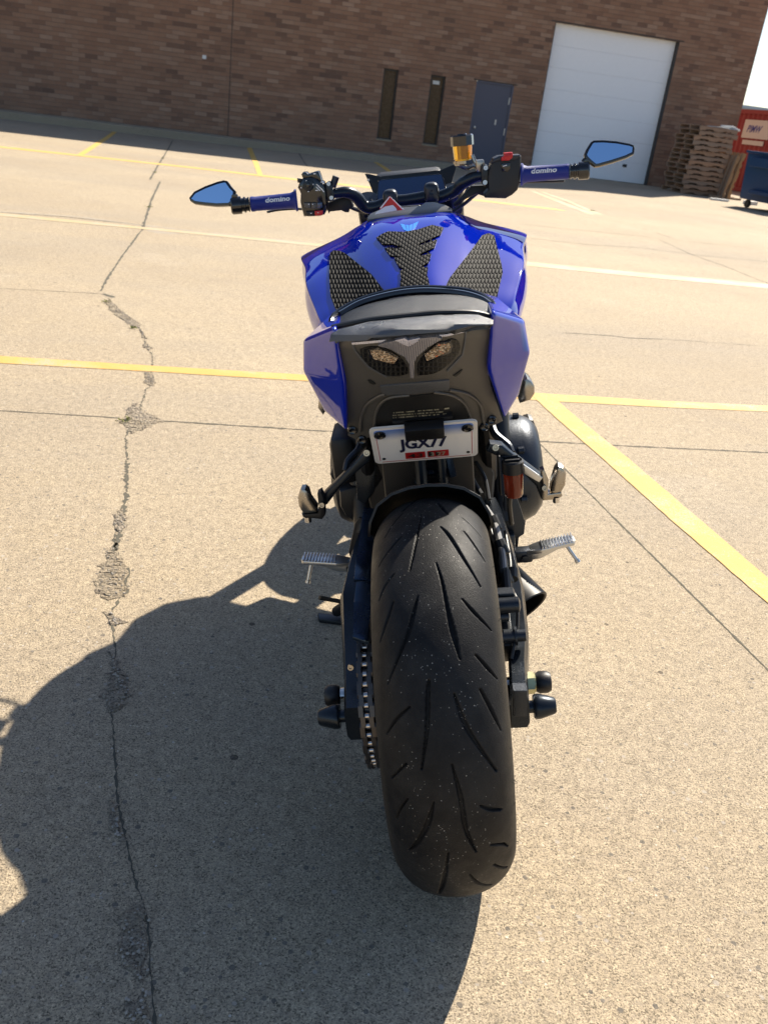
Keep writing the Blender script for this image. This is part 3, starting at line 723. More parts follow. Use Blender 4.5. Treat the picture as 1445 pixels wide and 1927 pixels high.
# ------------------------------------------------------------------ dumpster
dc = ground(1400, 397)
dm = tag(empty('dumpster', dc + WT * .82), 'dark blue steel dumpster on castors at the right edge', 'dumpster'); dm.rotation_euler = (0, 0, YAW + R(2)); dm.scale = (1.2, 1.2, 1.2)
bm = B(); pts = [(0, .16), (1.6, .16), (1.75, 1.02), (-.08, 1.02)]
add_prism(bm, [(x, 0, z) for x, z in pts], (0, 1.3, 0), bev=.01)
obj('body', bm, 'dump_blue', dm, smooth=False)
bx('rim', -.11, 1.8, -.03, 1.33, 1.022, 1.07, 'dump_blue', dm, .008)
bx('side_pocket', -.17, -.082, .25, 1.05, .78, .95, 'dump_blue', dm, .01); bx('side_pocket', -.12, -.02, .15, .9, .28, .36, 'dump_blue', dm, .01)
for i in range(3): bx('rib', .3 + i * .5, .36 + i * .5, -.03, .03, .165, 1.01, 'dump_blue', dm)
for x, y in ((.12, .1), (1.45, .1), (.12, 1.15), (1.45, 1.15)):
    bm = B(); add_lathe(bm, [(-.03, 0), (-.03, .075), (.03, .075), (.03, 0)], (x, y, .078), (1, 0, 0), 16); obj('wheel', bm, 'wheel_black', dm)
bm = B()
add_box(bm, (0, 0, 0), (.6, .45, .35), rot=Matrix.Rotation(.5, 3, 'Y'), bev=.02)
o = tag(obj('cardboard_box', bm, 'wood_new', smooth=False), 'yellowish cardboard poking out of the blue dumpster', 'cardboard'); o.location = dc + WT * 2.0 + WN * .6 + Vector((0, 0, 1.30)); o.rotation_euler = (0.2, 0, YAW)
# far building
fb = tag(empty('distant_building', SN(62, 78, 0)), 'low pale blue metal building far behind the container', 'building'); fb.rotation_euler = (0, 0, YAW - R(6))
bx('wall', -25, 40, 0, 20, 0, 5.0, 'far_blue', fb); bx('roof', -25.3, 40.3, -.3, 20.3, 5.002, 5.25, 'far_blue', fb)
# ------------------------------------------------------------------ motorcycle: local frame x right, y forward, z up, origin under the rear axle
BPH, BLA = -0.0236, 0.2187
bY = Vector((math.sin(BPH), math.cos(BPH), 0)); bR0 = Vector((math.cos(BPH), -math.sin(BPH), 0)); UP = Vector((0, 0, 1))
bZ = math.cos(BLA) * UP - math.sin(BLA) * bR0; bX = math.cos(BLA) * bR0 + math.sin(BLA) * UP
BO = Vector((0.203, 1.201, 0.0))
bike = tag(empty('motorcycle'), 'blue and black naked sport motorcycle seen from behind, leaning on its side stand', 'motorcycle')
bm4 = Matrix.Identity(4)
for i in range(3): bm4[i][0] = bX[i]; bm4[i][1] = bY[i]; bm4[i][2] = bZ[i]; bm4[i][3] = BO[i]
bike.matrix_world = bm4
inv = bm4.inverted(); eye = inv @ camo
def ldir(u, v): return (inv.to_3x3() @ rayd(u, v)).normalized()
def at(u, v, y):
    d = ldir(u, v); return eye + d * ((y - eye.y) / d.y)
def bo(name, bm, mat, parent=None, smooth=None, ang=35): return obj(name, bm, mat, parent or bike, smooth, ang)
def clip(poly, x0, x1, y0, y1):
    for ax_, lim, sgn in ((0, x0, 1), (0, x1, -1), (1, y0, 1), (1, y1, -1)):
        out = []
        for i in range(len(poly)):
            a, b_ = poly[i - 1], poly[i]; ia = (a[ax_] - lim) * sgn >= -1e-9; ib = (b_[ax_] - lim) * sgn >= -1e-9
            if ia != ib:
                t = (lim - a[ax_]) / (b_[ax_] - a[ax_]); out.append((a[0] + (b_[0] - a[0]) * t, a[1] + (b_[1] - a[1]) * t))
            if ib: out.append(b_)
        poly = out
        if not poly: return []
    return poly
def panel(name, outline, fn, thick, mat, parent=None, cell=8.0, bev=0.0012, flat=False, uvs=1 / 1000., off=0.0):
    """curved plate: outline given in view angles, fn(u,v) -> local point on its surface (and optional normal)"""
    bm = B(); cache = {}
    uvl = bm.loops.layers.uv.new('UVMap')
    def vert(p):
        k = (round(p[0], 2), round(p[1], 2))
        if k not in cache:
            q = fn(*p); cache[k] = bm.verts.new(q); cache[k].index = -1; uvm[cache[k]] = (p[0] * uvs, -p[1] * uvs)
        return cache[k]
    uvm = {}
    us = [p[0] for p in outline]; vs_ = [p[1] for p in outline]
    if flat: cells = [list(outline)]
    else:
        cells = []; u = min(us)
        while u < max(us):
            v = min(vs_)
            while v < max(vs_):
                c_ = clip(list(outline), u, u + cell, v, v + cell)
                if len(c_) > 2: cells.append(c_)
                v += cell
            u += cell
    front = []
    for c_ in cells:
        q = []
        for p in c_:
            x = vert(p)
            if x not in q: q.append(x)
        if len(q) > 2:
            try: front.append(bm.faces.new(q))
            except ValueError: pass
    for f in front:
        for l in f.loops: l[uvl].uv = uvm[l.vert]
    bm.normal_update()
    for f in front:
        if f.normal.dot(eye - f.calc_center_median()) < 0: f.normal_flip()
    bm.normal_update()
    if off:
        mv = {v: v.normal.copy() for v in bm.verts}
        for v, n_ in mv.items():
            q = sum((f.normal for f in v.link_faces), Vector()); v.co += (q.normalized() if q.length else n_) * off
    nrm = {v: sum((f.normal for f in v.link_faces), Vector()).normalized() for v in bm.verts}
    be = [e for e in bm.edges if len(e.link_faces) == 1]
    back = {v: bm.verts.new(v.co - n_ * thick) for v, n_ in nrm.items()}
    for f in front:
        try: g_ = bm.faces.new([back[v] for v in reversed(f.verts)])
        except ValueError: pass
    for e in be:
        a, b_ = e.verts; f = e.link_faces[0]
        vl = list(f.verts); i = vl.index(a)
        if vl[(i + 1) % len(vl)] is b_: a, b_ = b_, a
        try: bm.faces.new((a, b_, back[b_], back[a]))
        except ValueError: pass
    if bev:
        be = [e for e in be if e.is_valid]
        try: bmesh.ops.bevel(bm, geom=be, offset=bev, segments=2, affect='EDGES', profile=0.5, clamp_overlap=True)
        except Exception: pass
    return bo(name, bm, mat, parent, ang=28)
def flatmap(y0=0.0, tilt=0.0, zc=0.0):
    """plane through y0 at z=zc, leaning so that y grows by tilt per z"""
    def f(u, v):
        d = ldir(u, v); t = (y0 + tilt * (eye.z - zc) - eye.y) / (d.y - tilt * d.z); return eye + d * t
    return f
def curved(tab, k=1.2, u0=775.0, ref=None, off=0.0):
    xs_ = [a for a, _ in tab]; ys_ = [b_ for _, b_ in tab]
    def f(u, v):
        vv_ = v + 0.084 * (u - 775); y = float(np.interp(vv_, xs_, ys_)) + k * ((u - u0) / 1200.0) ** 2 + off
        return at(u, v, y)
    return f

# ---- wheels and tyres
prof = [(-.080, .225), (-.088, .237), (-.091, .250), (-.088, .265), (-.075, .286), (-.055, .302), (-.03, .3115), (0, .315), (.03, .3115), (.055, .302), (.075, .286), (.088, .265), (.091, .250), (.088, .237), (.080, .225)]
pa = np.array(cat([(a, b_, 0) for a, b_ in prof], 16))[:, :2]
sl_ = np.r_[0, np.cumsum(np.hypot(*np.diff(pa, axis=0).T))]; sl_ -= np.interp(0, pa[:, 0], sl_)
GROOVES = [[(-1, -10, 1.6), (10, -17.5, 2.8), (17, -23.8, 3.0), (22.5, -30.1, 2.1)], [(-10.5, 15, 2.4), (-5, 22.5, 4.6), (-1, 28.8, 2.3)],
 [(6.5, 17.5, 2.5), (10, 27.6, 4.7), (19, 47.6, 4.0), (27, 70.1, 2.1)], [(21, 7.5, 1.5), (27, 13.8, 3.0), (35, 18.8, 4.4), (41, 23.8, 6.5), (47.5, 30.1, 2.0)],
 [(-1, 51.4, 1.2), (5, 83.9, 1.3)], [(7, 52.6, 2.2), (12.5, 70.1, 3.1), (16.5, 85.2, 1.4)], [(8.5, -41.3, 1.9), (12, -61.4, 2.8), (15.5, -84, 1.6)],
 [(22, -53.9, 2.1), (24.5, -70.1, 3.3), (28, -84, 1.5)], [(30.5, -56.4, 2.1), (35, -67.6, 3.5), (40.5, -84, 1.5)], [(30.5, -20, 1.2), (35, -27.6, 5), (41, -38.8, 4.9), (52, -72.7, 1.7)],
 [(32, 40.1, 2.1), (35.5, 56.4, 4.7), (39.5, 82, 2.1)], [(46.5, 52.6, 2.9), (49.5, 68, 4.6), (52.5, 85, 2.1)], [(-6, -38.8, 1.0), (4, -71.4, 1.2)],
 [(52, -12.5, 2.9), (54.5, -15, 5), (63, -20, 5), (73, -31.3, 2.1)], [(58, -41.3, 2.4), (61, -62.6, 3.9), (65, -82, 1.8)], [(72, -52.6, 2.7), (77, -80, 2.8)],
 [(81.5, -55.1, 2.1), (85.5, -68.9, 3.1), (90, -80, 1.9)], [(55.5, 18.8, 2.3), (61.5, 27.6, 5.6), (66.5, 40.1, 5.0), (76, 70, 3.0)], [(55, 55.1, 3.5), (60.5, 70, 4.8), (66, 84, 1.8)],
 [(72, 8.8, 2.1), (80.5, 16.3, 5.5), (90, 20, 5.3), (98.5, 31.3, 2.2)], [(81.5, -18.8, 1.5), (88, -30.1, 6.2), (95.5, -48.9, 5.4), (100, -63.9, 3.2)],
 [(84, 42.6, 3.1), (86, 56.4, 5), (88, 74, 3.4)], [(98, 53.9, 3.2), (101, 73.9, 4.2), (104.5, 84, 1.7)], [(107.5, 56.4, 3), (118, 82, 2.8)],
 [(97.5, -6.3, 1.9), (110, -16.3, 5.3), (123.5, -27.6, 3.5)], [(108, 20, 1.7), (115, 31.3, 4.4), (122.5, 51.4, 2.8)], [(-24, -15, 2), (-14, -26, 4), (-8, -40, 3)], [(-20, 40, 3), (-14, 70, 3)],
 [(128, 10, 2), (140, 20, 5), (150, 40, 3)], [(126, -40, 3), (132, -70, 3)], [(150, -10, 2), (165, -30, 5), (172, -60, 3)], [(165, 12, 2), (180, 25, 5), (190, 50, 3)]]
def tyre_mesh(name, mat, a0, a1, na, ns, grooves, parent, sc_=1.0):
    th = np.radians(np.linspace(a0, a1, na)); S = np.linspace(sl_[0], sl_[-1], ns)
    X = np.interp(S, sl_, pa[:, 0]); Rr = np.interp(S, sl_, pa[:, 1])
    nx = np.gradient(Rr); nr = -np.gradient(X); ln = np.hypot(nx, nr); nx, nr = nx / ln, nr / ln
    if nr[ns // 2] < 0: nx, nr = -nx, -nr
    A, SS = np.meshgrid(th, S, indexing='ij'); D = np.zeros_like(A); P = np.degrees(A)
    for gr in grooves:
        gp = np.array([(a * math.pi / 180 * .31, s_ / 1000., w_ / 1000. / 2) for a, s_, w_ in gr])
        a_min, a_max = gp[:, 0].min() - .01, gp[:, 0].max() + .01
        rows = np.where((A[:, 0] * .31 > a_min) & (A[:, 0] * .31 < a_max))[0]
        if not len(rows): continue
        sl2 = slice(rows[0], rows[-1] + 1); pxx = A[sl2] * .31; pyy = SS[sl2]; best = np.full(pxx.shape, -1.0)
        gd_ = cat([tuple(g_) for g_ in gp], 6)
        for p, q in zip(gd_, gd_[1:]):
            dx, dy = q[0] - p[0], q[1] - p[1]; L2 = dx * dx + dy * dy + 1e-12
            t = np.clip(((pxx - p[0]) * dx + (pyy - p[1]) * dy) / L2, 0, 1)
            d = np.hypot(pxx - p[0] - t * dx, pyy - p[1] - t * dy); wv = 1.25 * (p[2] + t * (q[2] - p[2]))
            best = np.maximum(best, (wv - d))
        D[sl2] = np.maximum(D[sl2], np.clip(best / .0009, 0, 1) * .0055)
    # raised moulding line at the shoulder
    Rm = Rr[None, :] - D * nr[None, :]; Xm = X[None, :] - D * nx[None, :]
    V = np.stack([Xm * sc_, -Rm * np.sin(A) * sc_, Rm * np.cos(A) * sc_], -1).reshape(-1, 3)
    i = np.arange(na - 1)[:, None]; j = np.arange(ns - 1)[None, :]
    F = np.stack([i * ns + j, (i + 1) * ns + j, (i + 1) * ns + j + 1, i * ns + j + 1], -1).reshape(-1, 4)
    me = bpy.data.meshes.new(name); me.vertices.add(len(V)); me.vertices.foreach_set('co', V.astype(np.float32).ravel())
    me.loops.add(F.size); me.loops.foreach_set('vertex_index', F.ravel().astype(np.int32)); me.polygons.add(len(F))
    me.polygons.foreach_set('loop_start', np.arange(0, F.size, 4, dtype=np.int32)); me.polygons.foreach_set('loop_total', np.full(len(F), 4, dtype=np.int32))
    me.update(); me.validate()
    return link(name, me, mat, parent, True)
bm = B()
rimp = [(-.083, .228), (-.085, .222), (-.074, .216), (-.06, .205), (-.03, .198), (.03, .198), (.06, .205), (.074, .216), (.085, .222), (.083, .228), (.07, .222), (0, .207), (-.07, .222), (-.083, .228)]
add_lathe(bm, rimp, (0, 0, 0), (1, 0, 0), 64)
for k in range(10):
    a = k * 2 * math.pi / 10 + (0.12 if k % 2 else -0.12)
    add_tube(bm, [(.02, .035 * math.sin(a), .035 * math.cos(a)), (.0, .2 * math.sin(a), .2 * math.cos(a))], .011, 8, 3)
add_lathe(bm, [(-.06, 0), (-.06, .045), (.06, .045), (.06, 0)], (0, 0, 0), (1, 0, 0), 24); add_lathe(bm, [(-.012, .04), (-.010, .16), (-.004, .202), (.004, .202), (.010, .16), (.012, .04)], (0, 0, 0), (1, 0, 0), 48)  # hub, then a solid web disc added to block sun through the spokes
rw = bo('wheel', bm, 'black_metal'); rw.location = (0, 0, .315)
tyre_mesh('tyre', 'tyre', -28, 205, 1500, 250, GROOVES, rw)
t2 = tyre_mesh('tyre_far_side', 'tyre', 205, 332, 120, 60, [], rw); t2.name = 'tyre'
bm = B(); add_lathe(bm, [(-.0025, .06), (-.0025, .122), (.0025, .122), (.0025, .06), (-.0025, .06)], (.075 + .02, 0, 0), (1, 0, 0), 48); bo('brake_disc', bm, 'steel', rw)
bm = B(); add_lathe(bm, [(-.004, .03), (-.004, .108), (.004, .108), (.004, .03), (-.004, .03)], (-.117, 0, 0), (1, 0, 0), 90); bo('sprocket', bm, 'chain', rw)
# moulding hairs and moulded lettering strip on tyre are omitted at this size; tiny vent hairs:
bm = B()
for k in range(26):
    a = R(random.uniform(8, 120)); s_ = random.choice((-1, 1)) * random.uniform(.086, .09)
    r_ = float(np.interp(abs(s_), [.075, .088], [.286, .265])); p = Vector((s_, -r_ * math.sin(a), r_ * math.cos(a)))
    q = p + Vector((math.copysign(random.uniform(.002, .006), s_), random.uniform(-.004, .004), random.uniform(-.004, .004)))
    add_tube(bm, [tuple(p), tuple(p.lerp(q, .5) + Vector((0, .001, .001))), tuple(q)], .00035, 4, 2)
bo('vent_hairs', bm, 'rubber', rw)
# front wheel
bm = B(); add_lathe(bm, [(a * .68, b_ * .98) for a, b_ in rimp], (0, 0, 0), (1, 0, 0), 48)
for k in range(10):
    a = k * 2 * math.pi / 10; add_tube(bm, [(0, .035 * math.sin(a), .035 * math.cos(a)), (.0, .2 * math.sin(a), .2 * math.cos(a))], .01, 8, 3)
add_lathe(bm, [(-.05, 0), (-.05, .04), (.05, .04), (.05, 0)], (0, 0, 0), (1, 0, 0), 20)
fw_ = bo('wheel', bm, 'black_metal'); fw_.location = (0, 1.43, .300)
bm = B(); add_lathe(bm, [(a * .66, b_ * .95) for a, b_ in prof], (0, 0, 0), (1, 0, 0), 90); bo('tyre', bm, 'tyre', fw_)
for s_ in (-1, 1):
    bm = B(); add_lathe(bm, [(-.0025, .09), (-.0025, .149), (.0025, .149), (.0025, .09), (-.0025, .09)], (s_ * .075, 0, 0), (1, 0, 0), 48); bo('brake_disc', bm, 'steel', fw_)
    bm = B(); add_tube(bm, [(s_ * .105, 1.43, .30), (s_ * .105, 1.36, .46), (s_ * .105, 1.18, .86)], .028, 16, 3); add_tube(bm, [(s_ * .105, 1.30, .60), (s_ * .105, 1.10, 1.0)], .027, 16, 2); bo('fork_leg', bm, 'satin_black')
bm = B()
for k in range(14):
    a = R(-20 + k * 8); 
pts = []
arc = [R(x) for x in range(-60, 45, 7)]
ring = [[(x_, 1.43 - r_ * math.sin(a), .30 + r_ * math.cos(a)) for x_, r_ in ((-.066, .29), (-.06, .318), (-.03, .328), (.03, .328), (.06, .318), (.066, .29))] for a in arc]
vv2 = [[bm.verts.new(p) for p in rg] for rg in ring]
for a_, b_ in zip(vv2, vv2[1:]):
    for k in range(5): bm.faces.new((a_[k], b_[k], b_[k + 1], a_[k + 1]))
ff = bo('front_fender', bm, 'black_plastic'); md = ff.modifiers.new('s', 'SOLIDIFY'); md.thickness = .003
# headlight and fork crowns, radiator
bm = B(); add_box(bm, (0, 1.13, .955), (.26, .07, .035), bev=.01); add_box(bm, (0, 1.24, .76), (.26, .07, .035), bev=.01); bo('fork_crown', bm, 'black_metal')
bm = B(); add_prism(bm, [(-.09, 1.24, .98), (.09, 1.24, .98), (.11, 1.24, .88), (.07, 1.24, .80), (-.07, 1.24, .80), (-.11, 1.24, .88)], (0, .13, -.03), bev=.015); hl = bo('headlight', bm, 'black_plastic')
bm = B(); add_prism(bm, [(-.085, 1.17, 1.045), (.085, 1.17, 1.045), (.09, 1.17, .96), (-.09, 1.17, .96)], (0, .12, .0), bev=.012); bo('instrument_housing', bm, 'black_plastic')
bm = B(); add_lathe(bm, [(0, .03), (.02, .028), (.03, 0)], (0, 1.36, .87), (0, 1, 0), 20); bo('lamp_lens', bm, 'clear', hl)
bm = B(); add_box(bm, (0, 1.06, .56), (.34, .05, .26), bev=.01); bo('radiator', bm, 'black_metal')

# ---- engine and frame
bm = B(); add_box(bm, (0, .70, .40), (.31, .46, .26), bev=.03); add_box(bm, (0, .84, .60), (.28, .26, .26), rot=Matrix.Rotation(-.5, 3, 'X'), bev=.025); add_box(bm, (0, .62, .30), (.22, .34, .12), bev=.03)
bo('engine_block', bm, 'engine')
bm = B()
add_lathe(bm, [(0.0, .118), (.045, .116), (.066, .106), (.080, .088), (.086, .05), (.087, 0)], (.155, .60, .452), (1, 0, 0), 40)
for k in range(7): a = k * .9; add_lathe(bm, [(0, .008), (.012, .008), (.014, 0)], (.185, .60 + .118 * math.sin(a), .452 + .118 * math.cos(a)), (1, 0, 0), 8)
bo('clutch_cover', bm, 'engine')
bm = B(); add_lathe(bm, [(0, .100), (.035, .098), (.052, .088), (.062, .065), (.064, 0)], (-.150, .60, .46), (-1, 0, 0), 36); add_box(bm, (-.165, .47, .57), (.05, .12, .10), bev=.015); bo('generator_cover', bm, 'black_metal')
panel('engine_cover', [(640, 855), (648, 842), (668, 830), (690, 832), (690, 880), (668, 905), (640, 900), (626, 906), (620, 895), (624, 878), (636, 876)], flatmap(.5), .05, 'satin_black', flat=True, bev=.008)
panel('engine_cover', [(638, 925), (672, 915), (690, 930), (690, 985), (668, 985), (650, 972), (640, 955)], flatmap(.46), .05, 'black_metal', flat=True, bev=.008)
# blue hump behind left: clutch actuator
bm = B()
add_prism(bm, [(-.11, .40, .34), (.11, .40, .34), (.13, .40, .52), (.10, .40, .70), (-.10, .40, .70), (-.13, .40, .52)], (0, .06, 0), bev=.02)
for s_ in (-1, 1):
    add_tube(bm, [(s_ * .14, .44, .40), (s_ * .15, .60, .66), (s_ * .14, .85, .80), (s_ * .07, 1.1, .90)], .024, 12, 5)
    add_tube(bm, [(s_ * .12, .45, .50), (s_ * .115, .36, .62), (s_ * .10, .26, .74)], .016, 10, 5)
    add_tube(bm, [(s_ * .12, .55, .72), (s_ * .105, .36, .78), (s_ * .09, .28, .80)], .015, 10, 5)
bo('frame', bm, 'black_metal')
bm = B(); add_box(bm, (0, .42, .70), (.20, .24, .10), bev=.02); add_box(bm, (0, .46, .78), (.22, .3, .08), bev=.02); add_box(bm, (0, .33, .60), (.17, .02, .26), bev=.008); bo('under_tray', bm, 'black_plastic')
for s_, nm in ((-1, 'L'), (1, 'R')):
    o = [(668, 985), (676, 975), (690, 975), (690, 1075), (668, 1075), (656, 1040)] if s_ < 0 else [(948, 930), (968, 925), (980, 958), (988, 985), (986, 1005), (976, 1012), (972, 1052), (955, 1052), (948, 1000)]
    panel('heel_plate', o, flatmap(.43), .006, 'engine' if s_ > 0 else 'black_metal', flat=True, bev=.002)
# shock absorber
bm = B(); add_tube(bm, [(.005, .37, .70), (.005, .33, .42)], .020, 16, 0); 
hx = []
for k in range(80):
    t = k / 79; a = t * 7 * 2 * math.pi; hx.append((.005 + .034 * math.cos(a), .355 - .03 * t + .034 * math.sin(a), .64 - .17 * t))
add_tube(bm, hx, .006, 6, 0); bo('shock_absorber', bm, 'satin_black')
bm = B(); add_tube(bm, [(-.012, .30, .66), (-.012, .28, .52)], .011, 10, 0); add_tube(bm, [(.026, .30, .655), (.028, .285, .52)], .0085, 10, 0); add_tube(bm, [(.045, .31, .63), (.04, .3, .60), (.045, .29, .57)], .008, 8, 3)
bo('linkage', bm, 'satin_black')
# swingarm
def beam(bm, pts, w_, h_, bev=.006):
    """box-section beam through pts (x,y,z,h)"""
    rings = []
    for i, p in enumerate(pts):
        x, y, z, hh, ww_ = p; rings.append([bm.verts.new((x + sx_ * ww_ / 2, y, z + sz_ * hh / 2)) for sx_, sz_ in ((-.7, -1), (.7, -1), (1, -.7), (1, .7), (.7, 1), (-.7, 1), (-1, .7), (-1, -.7))])
    for a_, b_ in zip(rings, rings[1:]):
        for k in range(8): bm.faces.new((a_[k], b_[k], b_[(k + 1) % 8], a_[(k + 1) % 8]))
    bm.faces.new(rings[0]); bm.faces.new(rings[-1][::-1])
    bmesh.ops.recalc_face_normals(bm, faces=bm.faces)
bm = B()
beam(bm, [(-.141, -.082, .318, .062, .030), (-.146, 0, .325, .068, .030), (-.152, .08, .345, .062, .032), (-.155, .18, .372, .07, .04), (-.14, .30, .39, .09, .04), (-.11, .42, .41, .11, .05)], 0, 0)
bm2 = B(); beam(bm2, [(.117, -.082, .322, .062, .028), (.123, 0, .328, .068, .030), (.132, .07, .345, .060, .034), (.135, .18, .365, .06, .04), (.128, .30, .385, .09, .04), (.11, .42, .41, .11, .05)], 0, 0)
me_ = bpy.data.meshes.new('x'); bm2.to_mesh(me_); bm2.free(); bm.from_mesh(me_); bpy.data.meshes.remove(me_)
add_box(bm, (0, .40, .41), (.20, .06, .12), bev=.01)
sa = bo('swingarm', bm, 'satin_black')
panel('adjuster_block', [(966, 1300), (992, 1300), (992, 1349), (966, 1349)], flatmap(-.086), .02, 'engine', sa, flat=True, bev=.002)
bm = B(); add_lathe(bm, [(0, .018), (.011, .018), (.011, 0)], (.137, 0, .315), (1, 0, 0), 6); add_lathe(bm, [(.011, .0155), (.013, .0155), (.013, .010), (.016, .010), (.016, 0)], (.137, 0, .315), (1, 0, 0), 20); bo('axle_nut', bm, 'brass', sa)
bm = B(); add_lathe(bm, [(-.27, .012), (.05, .012)], (.10, 0, .315), (1, 0, 0), 16); bo('axle', bm, 'steel', sa)
def slider(x0, y, z, s_, big):
    bm = B()
    if big: P_ = [(0, 0), (0, .010), (.024, .010), (.024, .0180), (.027, .0198), (.034, .0198), (.056, .0135), (.059, .011), (.059, 0)]
    else: P_ = [(0, 0), (0, .009), (.008, .009), (.008, .0150), (.013, .0180), (.026, .0180), (.032, .0145), (.034, 0)]
    add_lathe(bm, P_, (x0, y, z), (s_, 0, 0), 32); bo('axle_slider' if not big else 'stand_spool', bm, 'satin_black' if big else 'black_plastic')
    if big:
        bm = B(); add_lathe(bm, [(0, .0150), (.012, .0150), (.012, 0)], (x0 - s_ * .002, y, z), (s_, 0, 0), 8); add_box(bm, (x0 - s_ * .012, y + .002, z), (.024, .05, .045), bev=.003); bo('spool_mount', bm, 'black_metal')
slider(.116, -.055, .309, 1, True); slider(-.143, -.055, .314, -1, True); slider(.143, .0, .315, 1, False); slider(-.164, .0, .315, -1, False)
# chain
path = []
rc = .1137; tot = 0
def cp(t):  # t in links along path: upper run front->rear, around sprocket, lower run
    pass
up0 = Vector((-.117, .46, .385)); u1 = Vector((-.117, .0 + .012, .315 + rc)); l1 = Vector((-.117, .012, .315 - rc)); l0 = Vector((-.117, .46, .325))
pth = [up0.lerp(u1, k / 40) for k in range(40)] + [Vector((-.117, -rc * math.sin(a), .315 + rc * math.cos(a))) for a in np.linspace(-.06, math.pi + .06, 60)] + [l1.lerp(l0, (k + 1) / 40) for k in range(40)]
cum = [0]
for a_, b_ in zip(pth, pth[1:]): cum.append(cum[-1] + (b_ - a_).length)
def onp(s_):
    i = int(np.searchsorted(cum, s_)) - 1; i = max(0, min(len(pth) - 2, i)); return pth[i].lerp(pth[i + 1], (s_ - cum[i]) / (cum[i + 1] - cum[i]))
bm = B(); bmr = B(); pit = .015875; n = int(cum[-1] / pit)
for k in range(n):
    a_, b_ = onp(k * pit), onp((k + 1) * pit); d = (b_ - a_).normalized(); nrm_ = Vector((1, 0, 0)).cross(d); ang = math.atan2(d.z, d.y); mid_ = (a_ + b_) / 2
    out = .0088 if k % 2 else .0066
    for s_ in (-1, 1): add_box(bm, mid_ + Vector((s_ * out, 0, 0)), (.0018, pit + .010, .0135), rot=Matrix.Rotation(ang, 3, 'X'), bev=.0045, seg=1)
    add_lathe(bmr, [(-.0052, .005), (.0052, .005)], a_, (1, 0, 0), 8); add_lathe(bm, [(-.0112, 0), (-.0112, .0024), (.0112, .0024), (.0112, 0)], a_, (1, 0, 0), 6)
chn = bo('chain', bm, 'chain', smooth=False); bo('roller', bmr, 'roller', chn, smooth=False)
# chain guard
gt = [(955, .30), (1080, .10), (1205, -.055)]
def gfn(off=0.0, k=0.0):
    def f(u, v): return at(u, v, float(np.interp(v, [a for a, _ in gt], [b_ for _, b_ in gt])) + off)
    return f
panel('chain_guard', [(684, 955), (716, 958), (713, 990), (702, 1032), (698, 1092), (666, 1090), (669, 1060), (677, 1010)], gfn(), .006, 'guard', cell=20, bev=.002)
panel('chain_guard', [(670, 1094), (699, 1092), (694, 1206), (688, 1207), (664, 1198), (666, 1130)], gfn(-.004), .006, 'guard', cell=20, bev=.002)
# hugger
bm = B(); angs = [R(a) for a in np.linspace(-17, -80, 16)]
def hug(a, ex=0.0):
    w_ = .098 + .004 * ex; base = [(-w_ - .004, .262), (-w_, .285), (-w_ * .86, .312), (-w_ * .6, .329), (-w_ * .3, .337), (0, .339), (w_ * .3, .337), (w_ * .6, .329), (w_ * .86, .312), (w_, .285), (w_ + .004, .262)]
    return [(x, -r_ * math.sin(a) * 1.0, .315 + r_ * math.cos(a)) for x, r_ in base]
rg = [[bm.verts.new(p) for p in hug(a)] for a in angs]
for a_, b_ in zip(rg, rg[1:]):
    for k in range(len(a_) - 1): bm.faces.new((a_[k], b_[k], b_[k + 1], a_[k + 1]))
hg = bo('hugger_fender', bm, 'black_plastic'); md = hg.modifiers.new('s', 'SOLIDIFY'); md.thickness = .004; md.offset = 1
# ---- brake side: hoses, caliper, bracket
bm = B()
def tb(bm, pts, r_, **k): add_tube(bm, [tuple(at(u, v, y)) for u, v, y in pts], r_, **k)
tb(bm, [(912, 955, .30), (930, 985, .26), (944, 1040, .18), (950, 1110, .10)], .0065, seg=10); bo('brake_hose', bm, 'hose_grey')
bm = B(); tb(bm, [(905, 960, .30), (924, 1000, .24), (936, 1050, .18), (942, 1100, .12)], .0035, seg=8); tb(bm, [(950, 1000, .28), (960, 1060, .2), (958, 1100, .12), (972, 1130, .08), (973, 1180, .04), (962, 1240, .0)], .003, seg=8)
bo('sensor_cable', bm, 'black_plastic')
bm = B()
for (u, v, y) in ((930, 985, .262), (944, 1030, .195), (951, 1085, .125)):
    bm = B(); p = at(u, v, y); add_tube(bm, [tuple(p + Vector((-.004, .008, .010))), tuple(p + Vector((.004, -.008, -.010)))], .0105, 10, 0); bo('hose_clamp', bm, 'rubber')
for q in ([(950, 1075, .13), (954, 1115, .09)], [(965, 1072, .15), (965, 1090, .13)]):
    bm = B(); tb(bm, q, .009, seg=10); bo('hose_boot', bm, 'rubber')
panel('caliper_bracket', [(932, 1118), (966, 1116), (970, 1122), (968, 1146), (950, 1152), (934, 1150)], flatmap(.05), .02, 'engine', flat=True, bev=.003)
bm = B(); p = at(966, 1138, .04); add_lathe(bm, [(-.03, .013), (.008, .013), (.011, .006), (.011, 0)], p, (1, 0, 0), 16); p = at(963, 1197, .03); add_lathe(bm, [(-.035, .012), (.004, .012), (.004, .016), (.008, .016), (.008, .010), (.022, .010), (.024, 0)], p, (1, 0, 0), 18)
p = at(945, 1160, .04); add_lathe(bm, [(-.02, .009), (.01, .009), (.012, 0)], p, (1, 0, 0), 14)
bo('brake_caliper', bm, 'engine')
bm = B(); add_box(bm, (.105, .075, .375), (.03, .10, .06), rot=Matrix.Rotation(.5, 3, 'X'), bev=.008); bo('caliper_body', bm, 'black_metal')
